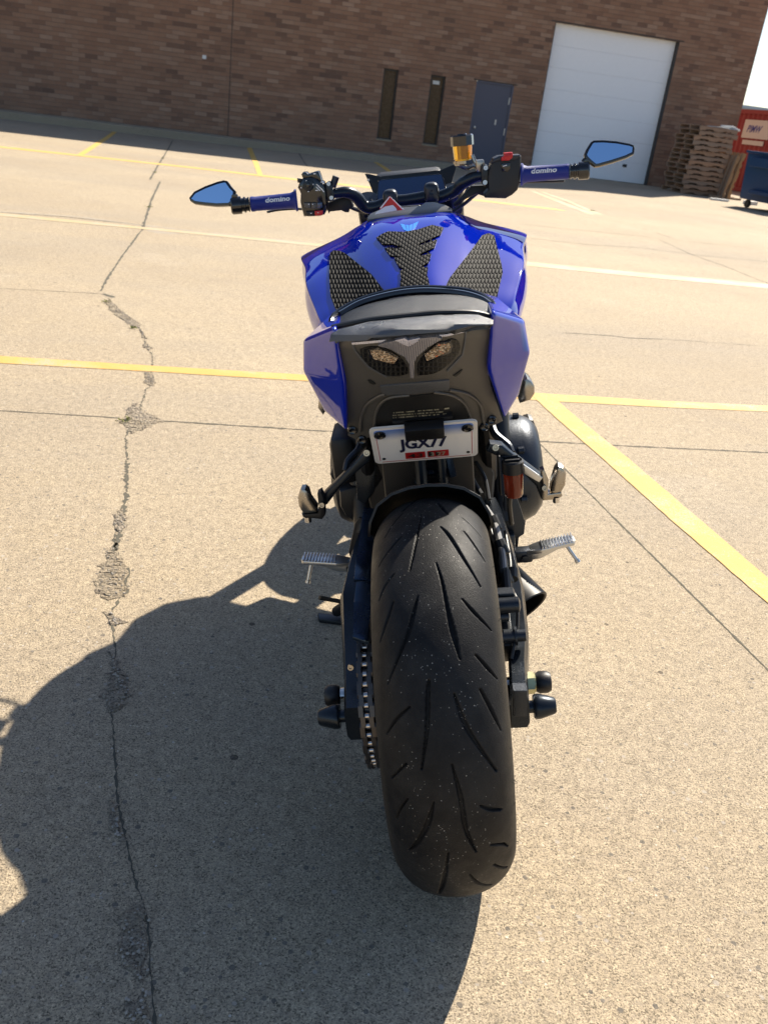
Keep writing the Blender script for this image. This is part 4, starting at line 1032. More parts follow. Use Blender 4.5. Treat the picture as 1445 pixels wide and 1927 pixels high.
# ---- exhaust outlet
bm = B(); c0 = at(985, 1147, .34); ax_ = Vector((.62, -1, -.30)).normalized()
add_lathe(bm, [(-.20, .048), (-.10, .058), (0, .056), (.003, .0535), (0, .0505), (-.03, .049), (-.12, .044), (-.12, 0)], c0 - ax_ * .0, tuple(ax_), 36)
ex = bo('exhaust', bm, 'black_metal')
for v in ex.data.vertices:   # slash cut outlet
    rel = v.co - c0
    if rel.dot(ax_) > -.05: v.co -= ax_ * (rel.dot(Vector((.2, 0, -1))) * .40)
bm = B(); add_box(bm, (.02, .62, .22), (.26, .34, .12), bev=.04); bo('silencer', bm, 'black_metal')
# ---- rider foot pegs
for s_ in (-1, 1):
    bm = B(); y0 = .415
    if s_ < 0: A_, Bp = at(662, 1059, y0), at(568, 1053, y0)
    else: A_, Bp = at(990, 1038, y0), at(1081, 1016, y0)
    d = (Bp - A_); L_ = d.length; dn_ = d.normalized(); fwd = Vector((0, 1, 0)); upv = dn_.cross(fwd) * (-1 if dn_.x < 0 else 1); upv = upv if upv.z > 0 else -upv
    def pf(a, b_, c_): return tuple(A_ + dn_ * a * L_ + fwd * b_ + upv * c_)
    add_prism(bm, [pf(0, -.012, .006), pf(.3, -.018, .006), pf(.96, -.014, .004), pf(1, -.006, .004), pf(1, .012, .004), pf(.9, .022, .004), pf(.3, .022, .006), pf(0, .012, .006)], tuple(-upv * .009), bev=.0015)
    for k in range(11):
        t = .32 + k * .062; add_prism(bm, [pf(t, -.017, .0055), pf(t + .03, -.017, .0055), pf(t + .023, -.017, .0092), pf(t + .007, -.017, .0092)], tuple(fwd * .036))
    add_prism(bm, [pf(.05, -.004, -.003), pf(.85, -.004, -.004), pf(.25, -.004, -.022), pf(.05, -.004, -.020)], tuple(fwd * .008), bev=.002)
    pg = bo('rider_peg', bm, 'alu')
    bm = B(); q = Vector(pf(.80, 0, -.004)); e_ = q + Vector((s_ * (.022 if s_ > 0 else -.016 * -1), -.01, -.036)) if s_ > 0 else q + Vector((-.012, -.01, -.040))
    add_tube(bm, [tuple(q), tuple(e_)], .0038, 10, 0); add_lathe(bm, [(-.003, .0055), (.003, .0055), (.004, 0)], e_, tuple((e_ - q).normalized()), 10); bo('feeler', bm, 'alu', pg)
    bm = B(); q = Vector(pf(-.05, 0, -.004)); add_box(bm, q + Vector((-s_ * .006, .002, -.002)), (.045, .028, .028), bev=.005); add_lathe(bm, [(-.004, .008), (.004, .008), (.005, 0)], q + Vector((0, -.014, -.004)), (0, -1, 0), 6)
    add_box(bm, q + Vector((-s_ * .028, .004, .014)), (.02, .025, .07), bev=.004); bo('peg_bracket', bm, 'satin_black' if s_ < 0 else 'engine')
# ---- passenger pegs: cast hanger arm, fork and folded peg
def arm(q, mat, y, th_, nm='passenger_hanger', bev=.004):
    return panel(nm, q, flatmap(y), th_, mat, flat=True, bev=bev)
hl_ = arm([(697, 851), (688, 848), (672, 866), (648, 893), (612, 928), (603, 938), (598, 947), (606, 955), (616, 950), (640, 918), (668, 892), (696, 868)], 'satin_black', .25, .022)
arm([(604, 925), (610, 938), (612, 970), (606, 978), (570, 974), (568, 968), (598, 966), (600, 955), (597, 930)], 'black_metal', .235, .02, 'peg_fork', .0025)
panel('passenger_peg', [(562, 930), (566, 922), (574, 921), (580, 926), (584, 940), (597, 958), (596, 966), (570, 968), (562, 955), (560, 940)], flatmap(.228), .024, 'chrome_dark', flat=True, bev=.006)
bm = B(); p = at(580, 978, .24); add_lathe(bm, [(-.006, .006), (.004, .006), (.005, 0)], p, (0, 0, -1), 10); bo('bolt', bm, 'steel')
hr_ = arm([(922, 835), (945, 838), (990, 875), (1020, 897), (1028, 905), (1026, 938), (1018, 940), (1008, 915), (985, 893), (950, 866), (915, 850)], 'satin_black', .25, .022)
panel('hanger_painted_highlight', [(985, 874), (1021, 899), (1014, 908), (986, 892)], flatmap(.226), .004, 'alu', flat=True, bev=.001)  # bright metal strip stands in for the highlight on the arm
arm([(1017, 888), (1024, 884), (1032, 904), (1031, 930), (1056, 926), (1058, 934), (1050, 940), (1022, 943), (1018, 938), (1021, 915)], 'chrome_dark', .232, .02, 'peg_fork', .0025)
panel('passenger_peg', [(1036, 928), (1040, 905), (1046, 886), (1052, 878), (1060, 880), (1066, 893), (1064, 915), (1057, 927), (1045, 930)], flatmap(.226), .024, 'chrome_dark', flat=True, bev=.006)
bm = B(); p = at(1046, 941, .235); add_lathe(bm, [(-.006, .006), (.004, .006), (.005, 0)], p, (0, 0, -1), 10); bo('bolt', bm, 'steel')
bm = B(); tb(bm, [(678, 835, .30), (672, 848, .29), (655, 866, .28), (650, 885, .27)], .006, seg=8); bo('grab_hook', bm, 'engine')
bm = B(); tb(bm, [(925, 800, .32), (932, 818, .30), (955, 838, .28), (962, 852, .27)], .0075, seg=8); bo('grab_hook', bm, 'engine')
# side stand
bm = B(); fl = inv @ ground(612, 1168, .006)
sp = Vector((-.12, .50, .27))
add_tube(bm, [tuple(sp), tuple(sp.lerp(fl, .55) + Vector((.012, 0, 0))), tuple(fl + Vector((.03, 0, .018)))], .013, 12, 4); add_tube(bm, [tuple(sp.lerp(fl, .62)), tuple(sp.lerp(fl, .62) + Vector((-.055, -.03, .035)))], .0055, 8, 0)
st = bo('side_stand', bm, 'black_metal')
bm = B(); q = fl; up_l = (inv.to_3x3() @ Vector((0, 0, 1))).normalized()
a_ = inv @ ground(597, 1160, .0); b2 = inv @ ground(650, 1165, 0); c2 = inv @ ground(644, 1178, 0); d2 = inv @ ground(600, 1172, 0)
add_prism(bm, [a_, b2, c2, d2], up_l * .012, bev=.003); bo('stand_foot', bm, 'engine', st)
# ---- rear brake reservoir
rc_ = at(964, 872, .24)
bm = B(); add_lathe(bm, [(-.062, 0), (-.062, .014), (-.058, .0165), (-.018, .0175), (-.014, .0175)], rc_, (0, 0, 1), 28); rv = bo('brake_reservoir', bm, 'brown_fluid')
bm = B(); add_lathe(bm, [(-.016, .0192), (.004, .0192), (.007, .0165), (.004, .014), (.004, 0)], rc_, (0, 0, 1), 28); add_box(bm, rc_ + Vector((0, 0, .006)), (.026, .005, .003)); bo('reservoir_cap', bm, 'black_plastic', rv)
bm = B(); tb(bm, [(974, 858, .25), (936, 860, .25), (938, 925, .25)], .0022, seg=6, smooth=0); add_box(bm, rc_ + Vector((-.023, .004, -.02)), (.003, .02, .075), bev=.001); tb(bm, [(962, 925, .25), (958, 945, .26), (962, 985, .3)], .005, seg=8); bo('reservoir_bracket', bm, 'black_metal', rv)
for (u, v, y, r_) in ((690, 852, .247, .006), (606, 950, .232, .005), (932, 842, .247, .006), (1024, 918, .23, .005), (660, 1255, -.02, .005), (975, 1240, .02, .005), (984, 1290, -.03, .004)):
    bm = B(); add_lathe(bm, [(0, r_), (.004, r_ * .95), (.004, r_ * .5), (.002, r_ * .4), (.002, 0)], at(u, v, y), (0, -1, .2), 14); bo('bolt', bm, 'chrome_dark')
bm = B(); tb(bm, [(700, 880, .40), (712, 905, .42), (722, 935, .44), (735, 960, .45)], .005, seg=8); bo('wiring_loom', bm, 'rubber')
bm = B(); tb(bm, [(880, 880, .36), (890, 905, .36), (905, 930, .34)], .005, seg=8); bo('brake_line', bm, 'rubber')
bm = B(); tb(bm, [(895, 870, .40), (912, 900, .38), (920, 940, .34)], .004, seg=8); bo('brake_line', bm, 'rubber')
panel('frame_plate', [(845, 868), (880, 866), (915, 900), (925, 950), (918, 965), (900, 930), (870, 905), (850, 895)], flatmap(.40), .01, 'satin_black', flat=True, bev=.002)
panel('frame_plate', [(668, 880), (712, 872), (722, 900), (700, 930), (686, 950), (672, 940)], flatmap(.40), .01, 'satin_black', flat=True, bev=.002)
# radiator-side knobs left of the wings
panel('crash_knob', [(984, 800), (988, 791), (996, 789), (1003, 791), (1009, 806), (1008, 820), (1001, 822), (986, 808)], flatmap(.72), .04, 'black_plastic', flat=True, bev=.006)
panel('heat_shield', [(984, 716), (992, 712), (1000, 718), (1006, 728), (1006, 742), (998, 754), (978, 760), (976, 748)], flatmap(.78), .06, 'chrome_dark', flat=True, bev=.006)
panel('heat_shield', [(600, 752), (606, 752), (612, 775), (608, 782), (598, 768)], flatmap(.78), .06, 'chrome_dark', flat=True, bev=.004)
panel('air_scoop_vane', [(952, 568), (955, 558), (976, 545), (979, 552), (975, 564), (960, 572)], flatmap(.72), .06, 'engine', flat=True, bev=.004)
panel('air_scoop_vane', [(603, 592), (606, 588), (624, 598), (624, 606), (606, 606)], flatmap(.72), .06, 'engine', flat=True, bev=.004)

# ---- fuel tank, lofted from half sections
def loft(secs, nseg=10, nlen=8, cap=True):
    ys_ = [s_[0] for s_ in secs]; H_ = [np.array(cat([(x, z, 0) for x, z in s_[1]], nseg))[:, :2] for s_ in secs]
    full = [np.concatenate([h_, (h_[::-1] * [-1, 1])[1 if h_[-1, 0] == 0 else 0:-1]]) for h_ in H_]
    stack = [np.concatenate([[[ys_[i]] * len(full[i])], full[i].T]).T for i in range(len(secs))]
    out = []; n_ = len(stack); Q = [2 * stack[0] - stack[1]] + stack + [2 * stack[-1] - stack[-2]]
    for i in range(1, n_):
        for t in np.linspace(0, 1, nlen, endpoint=False):
            a, b_, c_, d_ = Q[i - 1], Q[i], Q[i + 1], Q[i + 2]
            out.append(0.5 * ((2 * b_) + (c_ - a) * t + (2 * a - 5 * b_ + 4 * c_ - d_) * t * t + (3 * b_ - a - 3 * c_ + d_) * t ** 3))
    out.append(stack[-1]); bm = B(); rings = [[bm.verts.new((p[1], p[0], p[2])) for p in rg] for rg in out]
    m_ = len(rings[0])
    for a_, b_ in zip(rings, rings[1:]):
        for k in range(m_): bm.faces.new((a_[k], b_[k], b_[(k + 1) % m_], a_[(k + 1) % m_]))
    if cap: bm.faces.new(rings[0]); bm.faces.new(rings[-1][::-1])
    bmesh.ops.recalc_face_normals(bm, faces=bm.faces); return bm
TS = [
 (.44, [(0, .850), (.035, .846), (.070, .825), (.100, .79), (.112, .77), (.118, .75), (.122, .72), (.105, .70), (.05, .70), (0, .70)]),
 (.50, [(0, .884), (.038, .880), (.078, .861), (.118, .838), (.168, .820), (.179, .810), (.182, .760), (.135, .70), (.05, .70), (0, .70)]),
 (.58, [(0, .917), (.042, .913), (.088, .895), (.131, .872), (.195, .852), (.206, .840), (.208, .785), (.155, .71), (.06, .70), (0, .70)]),
 (.67, [(0, .948), (.052, .944), (.100, .927), (.145, .903), (.216, .882), (.228, .868), (.228, .805), (.170, .73), (.07, .70), (0, .70)]),
 (.76, [(0, .970), (.062, .967), (.112, .950), (.156, .925), (.226, .900), (.237, .886), (.238, .828), (.185, .745), (.08, .71), (0, .71)]),
 (.84, [(0, .975), (.075, .972), (.118, .958), (.160, .936), (.243, .908), (.252, .895), (.248, .842), (.190, .755), (.09, .72), (0, .72)]),
 (.92, [(0, .970), (.085, .967), (.125, .953), (.168, .934), (.252, .905), (.259, .890), (.254, .845), (.200, .755), (.10, .73), (0, .73)]),
 (1.02, [(0, .948), (.085, .945), (.125, .932), (.168, .915), (.243, .888), (.250, .876), (.250, .830), (.20, .745), (.10, .73), (0, .73)]),
 (1.10, [(0, .90), (.07, .895), (.11, .885), (.15, .87), (.213, .852), (.222, .842), (.225, .80), (.18, .735), (.10, .73), (0, .73)])]
bm = loft(TS, 8, 8); bm.verts.ensure_lookup_table(); tbvh = BVHTree.FromBMesh(bm)
tank = bo('fuel_tank', bm, 'blue', ang=60)
def onsurf(bvh, off, yb=.75):
    def f(u, v):
        d = ldir(u, v); h = bvh.ray_cast(eye, d)
        if h[0] is None: return at(u, v, yb)
        n_ = h[1] if h[1].dot(d) < 0 else -h[1]; return h[0] + n_ * off
    return f
ton = lambda off, yb=.75: onsurf(tbvh, off, yb)
def inter(q, n=3):
    P = cat([(a, b_, 0) for a, b_ in q + [q[0]]], n)[:-1]; return [(float(p[0]), float(p[1])) for p in P]
pl_o = [(622, 478), (629, 473), (641, 474), (652, 479), (700, 518), (722, 546), (680, 562), (648, 580), (634, 588), (623, 560), (620, 520)]
pr_o = [(906, 445), (918, 441), (929, 445), (935, 470), (943, 500), (945, 515), (938, 545), (932, 572), (915, 560), (880, 548), (838, 541), (845, 525), (880, 480)]
panel('knee_grip_pad', pl_o, ton(.003, .62), .003, 'pad_side', tank, cell=6, bev=.0008); panel('knee_grip_pad', pr_o, ton(.003, .62), .003, 'pad_side', tank, cell=6, bev=.0008)
mid_o = [(709, 450), (719, 443), (731, 438), (760, 439), (785, 435), (800, 430), (813, 426), (834, 431), (828, 444), (788, 462), (789, 465), (822, 453), (817, 468), (790, 481), (791, 484), (811, 480), (806, 496), (792, 505), (805, 506), (803, 520), (806, 528), (809, 545), (753, 545), (754, 530), (764, 531), (755, 528), (753, 512), (762, 508), (751, 505), (742, 488), (762, 486), (735, 484), (724, 469), (745, 471), (758, 468), (740, 462), (720, 462)]
mid_s = [(u, v) for u, v in mid_o]
panel('tank_pad', mid_s, ton(.0035), .0035, 'pad_mid', tank, cell=5, bev=.0008)
mk = lambda Z_: [(690 + a * .11765, 410 + b_ * .11765) for a, b_ in Z_]
for Z_ in ([(535, 98), (610, 112), (640, 215), (590, 190)], [(625, 115), (675, 122), (683, 230), (645, 225)], [(685, 122), (735, 103), (715, 225), (688, 232)], [(745, 100), (830, 60), (775, 165), (730, 205)]):
    panel('emblem', mk(Z_), ton(.0008), .0006, 'emblem', tank, cell=6, bev=0)
# seam of the tank cover
fc = curved([(370, .92), (395, .87), (415, .83)], 0.0)
panel('tank_cover', [(691, 414), (691, 408), (697, 401), (726, 389), (750, 390), (791, 386), (800, 380), (815, 379), (838, 385), (850, 391), (849, 396), (800, 402), (750, 406), (706, 412)], fc, .02, 'grey_cover', flat=True, bev=.003)
panel('filler_cap', [(728, 396), (736, 391), (750, 389), (789, 386), (795, 390), (790, 399), (740, 404)], flatmap(.885), .01, 'black_metal', flat=True, bev=.002)
tg = lambda Z_: [(660 + a * .15225, 280 + b_ * .15225) for a, b_ in Z_]
kt = panel('key_tag', tg([(355, 735), (470, 592), (485, 590), (655, 755), (560, 765), (380, 770)]), flatmap(.855), .002, 'red', flat=True, bev=0)
panel('tag_border', tg([(360, 730), (475, 592), (482, 600), (375, 738)]), flatmap(.853), .001, 'white', kt, flat=True, bev=0)
panel('tag_border', tg([(482, 592), (490, 592), (655, 750), (640, 755)]), flatmap(.853), .001, 'white', kt, flat=True, bev=0)
panel('tag_border', tg([(310, 790), (420, 715), (520, 695), (560, 735), (570, 760), (300, 810)]), flatmap(.853), .001, 'white', kt, flat=True, bev=0)

# ---- seat
SS_ = [
 (.150, [(0, .882), (.05, .881), (.095, .876), (.122, .868), (.122, .858), (.08, .855), (0, .855)]),
 (.160, [(0, .894), (.055, .892), (.105, .885), (.134, .872), (.135, .862), (.08, .855), (0, .855)]),
 (.20, [(0, .902), (.060, .899), (.110, .889), (.138, .874), (.139, .864), (.08, .855), (0, .855)]),
 (.27, [(0, .904), (.062, .900), (.108, .890), (.137, .874), (.139, .865), (.08, .855), (0, .855)]),
 (.36, [(0, .890), (.060, .886), (.100, .877), (.125, .865), (.130, .855), (.08, .84), (0, .84)]),
 (.42, [(0, .870), (.055, .866), (.095, .856), (.115, .845), (.12, .83), (.08, .80), (0, .80)]),
 (.52, [(0, .830), (.05, .828), (.08, .82), (.10, .81), (.105, .80), (.08, .77), (0, .77)])]
bm = loft(SS_, 8, 6); seat = bo('seat', bm, 'seat', ang=50)
bm = B()
tb(bm, [(623, 612, .26), (626, 598, .28), (641, 584, .30), (678, 565, .32), (725, 551, .33), (770, 543.5, .335), (815, 542, .335), (870, 546, .33), (905, 556, .31), (925, 570, .28), (932, 584, .26)], .0052, seg=10)
bo('seat_strap', bm, 'black_gloss', seat)
bm = B()
tb(bm, [(640, 592, .27), (678, 571, .29), (725, 557, .30), (770, 549.5, .305), (815, 548, .305), (870, 553, .30), (905, 563, .28), (922, 574, .26)], .006, seg=10)
bo('seat_edge', bm, 'black_gloss', seat)
bm = B(); tb(bm, [(626, 616, .145), (665, 608, .132), (706, 600.5, .125), (770, 594, .122), (827, 588.5, .122), (890, 589, .13), (926, 597, .145)], .0045, seg=8); bo('seat_gap_shadow', bm, 'ink_black', seat)  # black tube painting the shadow gap between seat and trim
# ---- tail
tab = [(560, .16), (596, .115), (612, .098), (640, .100), (715, .145), (800, .215), (880, .27)]
tf = lambda off=0.0, k=2.6: curved(tab, k, 775, off=off)
panel('tail_fascia', [(620, 640), (650, 634), (692, 629), (841, 614), (886, 606), (928, 604), (926, 650), (917, 700), (924, 728), (935, 760), (946, 792), (930, 800), (893, 803), (700, 822), (672, 828), (655, 820), (650, 727), (640, 697), (628, 665)], tf(), .014, 'tail_plastic', cell=9, bev=.002)
# upper grained trim with sharp facets (explicit low-poly)
up_px = [(619, 643), (623, 628), (640, 619), (706, 602), (827, 590), (900, 592), (928, 602), (928, 612), (887, 613), (841, 624), (696, 636), (690, 641)]
def trimf(u, v):
    vv_ = v + .084 * (u - 775); y = float(np.interp(vv_, [596, 604, 620, 632], [.120, .090, .072, .070])) + 1.4 * ((u - 775) / 1200) ** 2
    return at(u, v, y)
panel('tail_trim', up_px, trimf, .02, 'tail_trim', cell=10, bev=.003)
panel('tail_recess', [(690, 640), (697, 633), (841, 621), (884, 611), (890, 616), (878, 628), (841, 634), (700, 648)], tf(-.004), .004, 'black_gloss', cell=14, bev=0)
# lamp housing and lenses
tl = panel('taillight', [(663, 647), (689, 645), (841, 631), (879, 622), (877, 641), (872, 669), (841, 700), (826, 708), (779, 714), (727, 710), (692, 691), (668, 660)], tf(-.008), .012, 'tail_plastic', cell=9, bev=.002)
panel('lamp_bezel', [(661, 645), (689, 642.5), (841, 629), (880, 620), (879.5, 624), (841, 633), (689, 647), (663, 649)], tf(-.012), .006, 'clear', tl, cell=12, bev=.0008)
panel('lamp_edge', [(660, 646), (664, 648), (670, 661), (694, 690), (728, 709), (727, 711.5), (691, 692.5), (666, 662)], tf(-.011), .005, 'tail_trim', tl, cell=12, bev=.0008)
panel('lamp_edge', [(879, 624), (877, 641), (872, 670), (842, 702), (840, 699), (869, 668), (874, 641), (875, 625)], tf(-.011), .005, 'tail_trim', tl, cell=12, bev=.0008)
panel('lamp_bowl', inter([(677, 658), (694, 653), (722, 655), (748, 669), (762, 685), (766, 704), (729, 708), (696, 690), (681, 673)], 2), tf(-.0105), .005, 'honeycomb', tl, cell=9, bev=.0008, uvs=1 / 1000.)
panel('lamp_bowl', inter([(786, 707), (786, 686), (802, 665), (834, 645), (851, 638), (864, 645), (863, 665), (839, 690), (817, 703)], 2), tf(-.0105), .005, 'honeycomb', tl, cell=9, bev=.0008, uvs=1 / 1000.)
panel('lamp_ring', [(690, 658), (715, 656), (753, 674), (745, 688), (700, 678)], tf(-.013), .004, 'black_gloss', tl, cell=12, bev=.001)
panel('lamp_ring', [(796, 669), (823, 646), (848, 642), (852, 650), (848, 664), (802, 683)], tf(-.013), .004, 'black_gloss', tl, cell=12, bev=.001)
panel('indicator_lens', [(696, 660), (713, 658), (749, 674), (741, 685), (703, 676)], tf(-.0165), .004, 'indicator', tl, cell=10, bev=.001)
panel('indicator_lens', [(799, 669), (824, 649), (844.5, 645), (848, 651.5), (844.5, 662), (803, 680)], tf(-.0165), .004, 'indicator', tl, cell=10, bev=.001)
panel('brake_lens', [(711, 651), (727, 645), (761, 637.6), (768, 640), (775, 638), (792.6, 637), (820, 634.5), (832, 638), (806, 653), (784, 672), (779, 684), (779, 712), (772, 712), (770, 686), (761, 672), (736, 658)], tf(-.019), .010, 'lens', tl, cell=9, bev=.0015)
panel('brake_lens_top', [(742, 641), (761, 636.5), (768, 641), (790, 636), (788, 641), (770, 653)], tf(-.021), .006, 'clear', tl, cell=9, bev=.0008)
for q in ([(692, 716), (698, 716), (707, 723), (702, 724), (695, 721)], [(853, 708), (861, 702), (870, 696), (866, 703), (858, 709)]):
    panel('lamp_clip', q, tf(-.003), .003, 'ink_black', tl, flat=True, bev=0)
# hinge strip and undertail arches
panel('hatch_strip', [(715, 727), (770, 722), (845, 716), (846, 736), (816, 738), (770, 742), (720, 745)], tf(-.004), .004, 'tail_trim', cell=12, bev=.001)
bm = B()
def rib(bm, q, off, r_):
    f = tf(off); add_tube(bm, [tuple(f(u, v)) for u, v in q], r_, 8, 4)
rib(bm, [(678, 812), (680, 785), (690, 762), (712, 746), (724, 742)], -.004, .0028); rib(bm, [(846, 734), (880, 742), (902, 760), (908, 785), (912, 800)], -.004, .0028)
rib(bm, [(704, 812), (706, 782), (716, 760), (735, 748), (770, 744)], -.004, .0025); rib(bm, [(816, 738), (850, 744), (872, 758), (882, 778), (888, 798)], -.004, .0025)
bo('undertail_rib', bm, 'tail_plastic')
panel('undertail_painted_shade', [(705, 822), (706, 784), (716, 762), (736, 750), (770, 746), (818, 741), (850, 746), (871, 759), (882, 779), (888, 803), (860, 808), (740, 820)], tf(-.003), .003, 'ink_black', cell=12, bev=.0)  # flat black panel, paints the shade of the recessed arch
# faint warning text rows on the undertail
bm = B()
for r_i, (v0, n_, u1) in enumerate(((776, 20, 826), (781, 22, 840), (785.5, 24, 845))):
    for k in range(n_ * 2):
        u = 738 + r_i * .8 + k * (u1 - 738) / (n_ * 2)
        if random.random() < .25: continue
        w_ = random.uniform(.9, 1.9); v = v0 - (u - 738) * .075; f = tf(-.0068)
        add_prism(bm, [f(u, v), f(u + w_, v), f(u + w_, v + random.uniform(1.2, 2.4)), f(u, v + 2.2)], (0, .0004, 0))
bo('warning_text', bm, 'ink_pale', smooth=False)
bm = B(); f = tf(-.0068); add_prism(bm, [f(836, 768), f(845, 767), f(845, 769.5), f(836, 770.5)], (0, .0004, 0)); bo('warning_text', bm, 'ink_pale', smooth=False)
for q in ((663, 808), (681, 826), (925, 788), (911, 801)):
    bm = B(); p = tf(-.002)(*q); add_lathe(bm, [(0, .0085), (.004, .0085), (.006, .006), (.004, .004), (.003, 0)], p, (0, -1, -.3), 16); bo('tail_bolt', bm, 'black_gloss')
# blue side cowls
def cowl(Pn, name='side_cowl'):
    """Pn: named local points -> faceted shell with depth"""
    bm = B(); V_ = {k: bm.verts.new(p) for k, p in Pn.items()}
    F_ = [('A', 'B', 'C', 'D'), ('D', 'C', 'G', 'E'), ('B', 'b', 'c', 'C'), ('C', 'c', 'g', 'G'), ('G', 'g', 'e', 'E'), ('A', 'a', 'b', 'B'), ('a', 'A', 'D', 'd'), ('d', 'D', 'E', 'e')]
    for f in F_: bm.faces.new([V_[k] for k in f])
    bm.faces.new([V_[k] for k in ('a', 'd', 'e', 'g', 'c', 'b')])
    bmesh.ops.recalc_face_normals(bm, faces=bm.faces)
    lay = bm.edges.layers.float.new('crease_edge')
    for e in bm.edges:
        if len(e.link_faces) == 2: e[lay] = .78 if e.calc_face_angle(0) > .6 else .55
    o = bo(name, bm, 'blue', ang=180); md = o.modifiers.new('s', 'SUBSURF'); md.levels = 3; md.render_levels = 4
    return o
cowl({'A': at(925, 584, .105), 'B': at(989, 603, .20), 'C': at(1000, 665, .19), 'D': at(917, 697, .150), 'G': at(976, 745, .235), 'E': at(950, 792, .205),
      'a': Vector((.128, .46, .865)), 'b': Vector((.145, .40, .868)), 'c': Vector((.15, .40, .83)), 'd': Vector((.10, .4, .80)), 'g': Vector((.15, .42, .77)), 'e': Vector((.12, .38, .74))})
cowl({'A': at(632, 614, .105), 'B': at(568, 641, .20), 'C': at(568, 700, .19), 'D': at(650, 722, .150), 'G': at(610, 775, .235), 'E': at(653, 815, .205),
      'a': Vector((-.128, .46, .865)), 'b': Vector((-.145, .40, .868)), 'c': Vector((-.15, .40, .83)), 'd': Vector((-.10, .4, .80)), 'g': Vector((-.15, .42, .77)), 'e': Vector((-.12, .38, .74))})
# ---- licence plate
PZ = .695; pf_ = flatmap(.200, -.72, PZ)
def pz_(a, b_, off=0.0):  # a across (m), b_ down from the top edge (m)
    ct_, st_ = math.cos(R(36)), math.sin(R(36)); return Vector((a, .200 + b_ * st_, .703 - b_ * ct_)) + Vector((0, -ct_, -st_)) * off
def prr(bm, w0, w1, h0, h1, off, th_, rad=.0, mi=0):
    if rad:
        pts = []
        for cx_, cy_, a0 in ((w1 - rad, h0 + rad, -90), (w1 - rad, h1 - rad, 0), (w0 + rad, h1 - rad, 90), (w0 + rad, h0 + rad, 180)):
            for k in range(5): a = R(a0 + k * 22.5); pts.append(pz_(cx_ + rad * math.cos(a), cy_ + rad * math.sin(a), off))
    else: pts = [pz_(w0, h0, off), pz_(w1, h0, off), pz_(w1, h1, off), pz_(w0, h1, off)]
    d = pz_(0, 0, off - th_) - pz_(0, 0, off); add_prism(bm, pts, d)
bm = B(); prr(bm, -.091, .091, -.003, .105, 0, .004, .010); lp = bo('licence_plate', bm, 'plate')
m_, nt, b = newmat('plate_sheet'); MAT['plate_sheet'] = m_
s = nd(nt, 'ShaderNodeSeparateXYZ'); lk(nt, obc(nt), s.inputs[0])
lk(nt, ramp(nt, mth(nt, 'MULTIPLY', mth(nt, 'SUBTRACT', .706, s.outputs[2]), 10.0), [(0.0, (.04, .14, .50)), (.12, (.20, .29, .56)), (.3, (.80, .78, .76))]), b.inputs['Base Color']); b.inputs['Roughness'].default_value = .4
bm = B(); prr(bm, -.084, .084, .003, .099, .0012, .001, .006); bo('plate_sheet', bm, 'plate_sheet', lp, smooth=False)
bm = B()
for a in ((-.0815, -.0805), (.0805, .0815)): prr(bm, a[0], a[1], .01, .094, .0016, .0006)
prr(bm, -.078, .078, .0975, .0985, .0016, .0006); bo('plate_border', bm, 'sticker_red', lp, smooth=False)
bm = B(); vs, fs = text_mesh('JGX77', .064, sx=.62, bold=.0026)
xs2 = [v[0] for v in vs]; ys2 = [v[1] for v in vs]; sx2 = .083 / (max(xs2) - min(xs2)); sy2 = .040 / (max(ys2) - min(ys2)); my = (max(ys2) + min(ys2)) / 2; mx = (max(xs2) + min(xs2)) / 2
add_mesh(bm, vs, fs, lambda x, y, z: pz_((x - mx) * sx2 - .003, .052 - (y - my) * sy2, .002)); bo('plate_number', bm, 'plate_ink', lp, smooth=False)
def sticker(w0, w1, body, mat, tw, nm, th_=.012):
    bm = B(); prr(bm, w0, w1, .075, .094, .002, .0006, .001); stx = bo(nm, bm, 'sticker_red', lp, smooth=False)
    vs, fs = text_mesh(body, .02, bold=.0004); xs2 = [v[0] for v in vs]; ys2 = [v[1] for v in vs]; kx = tw / (max(xs2) - min(xs2)); ky = th_ / (max(ys2) - min(ys2)); m1 = (max(xs2) + min(xs2)) / 2; m2 = (max(ys2) + min(ys2)) / 2
    bm = B(); add_mesh(bm, vs, fs, lambda x, y, z: pz_((x - m1) * kx + (w0 + w1) / 2, .0845 - (y - m2) * ky, .0026)); bo('sticker_text', bm, mat, stx, smooth=False)
sticker(-.036, -.001, '43', 'ink_black', .026, 'year_sticker')
sticker(.003, .040, '3 27', 'ink_pale', .026, 'date_sticker')
bm = B(); prr(bm, .0045, .012, .077, .091, .0023, .0003); prr(bm, .017, .022, .079, .090, .0023, .0003); bo('sticker_text', bm, 'ink_black', lp, smooth=False)
for a, h_ in ((-.074, .014), (.074, .014)):
    bm = B(); d = (pz_(0, 0, 1) - pz_(0, 0, 0)); add_lathe(bm, [(0, .010), (.003, .010), (.005, .0065), (.003, .004), (.003, 0)], pz_(a, h_, .001), tuple(d), 20); bo('plate_bolt', bm, 'black_gloss', lp)
for a, h_ in ((-.074, .088), (.074, .088)):
    bm = B(); d = (pz_(0, 0, 1) - pz_(0, 0, 0)); add_lathe(bm, [(0, .0032), (.0006, .0032), (.0006, 0)], pz_(a, h_, .0016), tuple(d), 12); bo('plate_hole', bm, 'ink_black', lp)
# plate lamp over the top edge
bm = B(); c_ = pz_(0.002, .004, .006); add_box(bm, c_, (.066, .020, .030), rot=Matrix.Rotation(R(-36) * -1, 3, 'X'), bev=.002); pla = bo('plate_lamp', bm, 'black_plastic')
bm = B(); c_ = pz_(0.002, .0205, .006); add_box(bm, c_, (.060, .008, .004), rot=Matrix.Rotation(R(36), 3, 'X'), bev=.001); bo('lamp_lens', bm, 'clear', pla)
bm = B(); prr(bm, -.05, .05, -.012, .03, -.006, .012); bo('plate_bracket', bm, 'black_plastic')

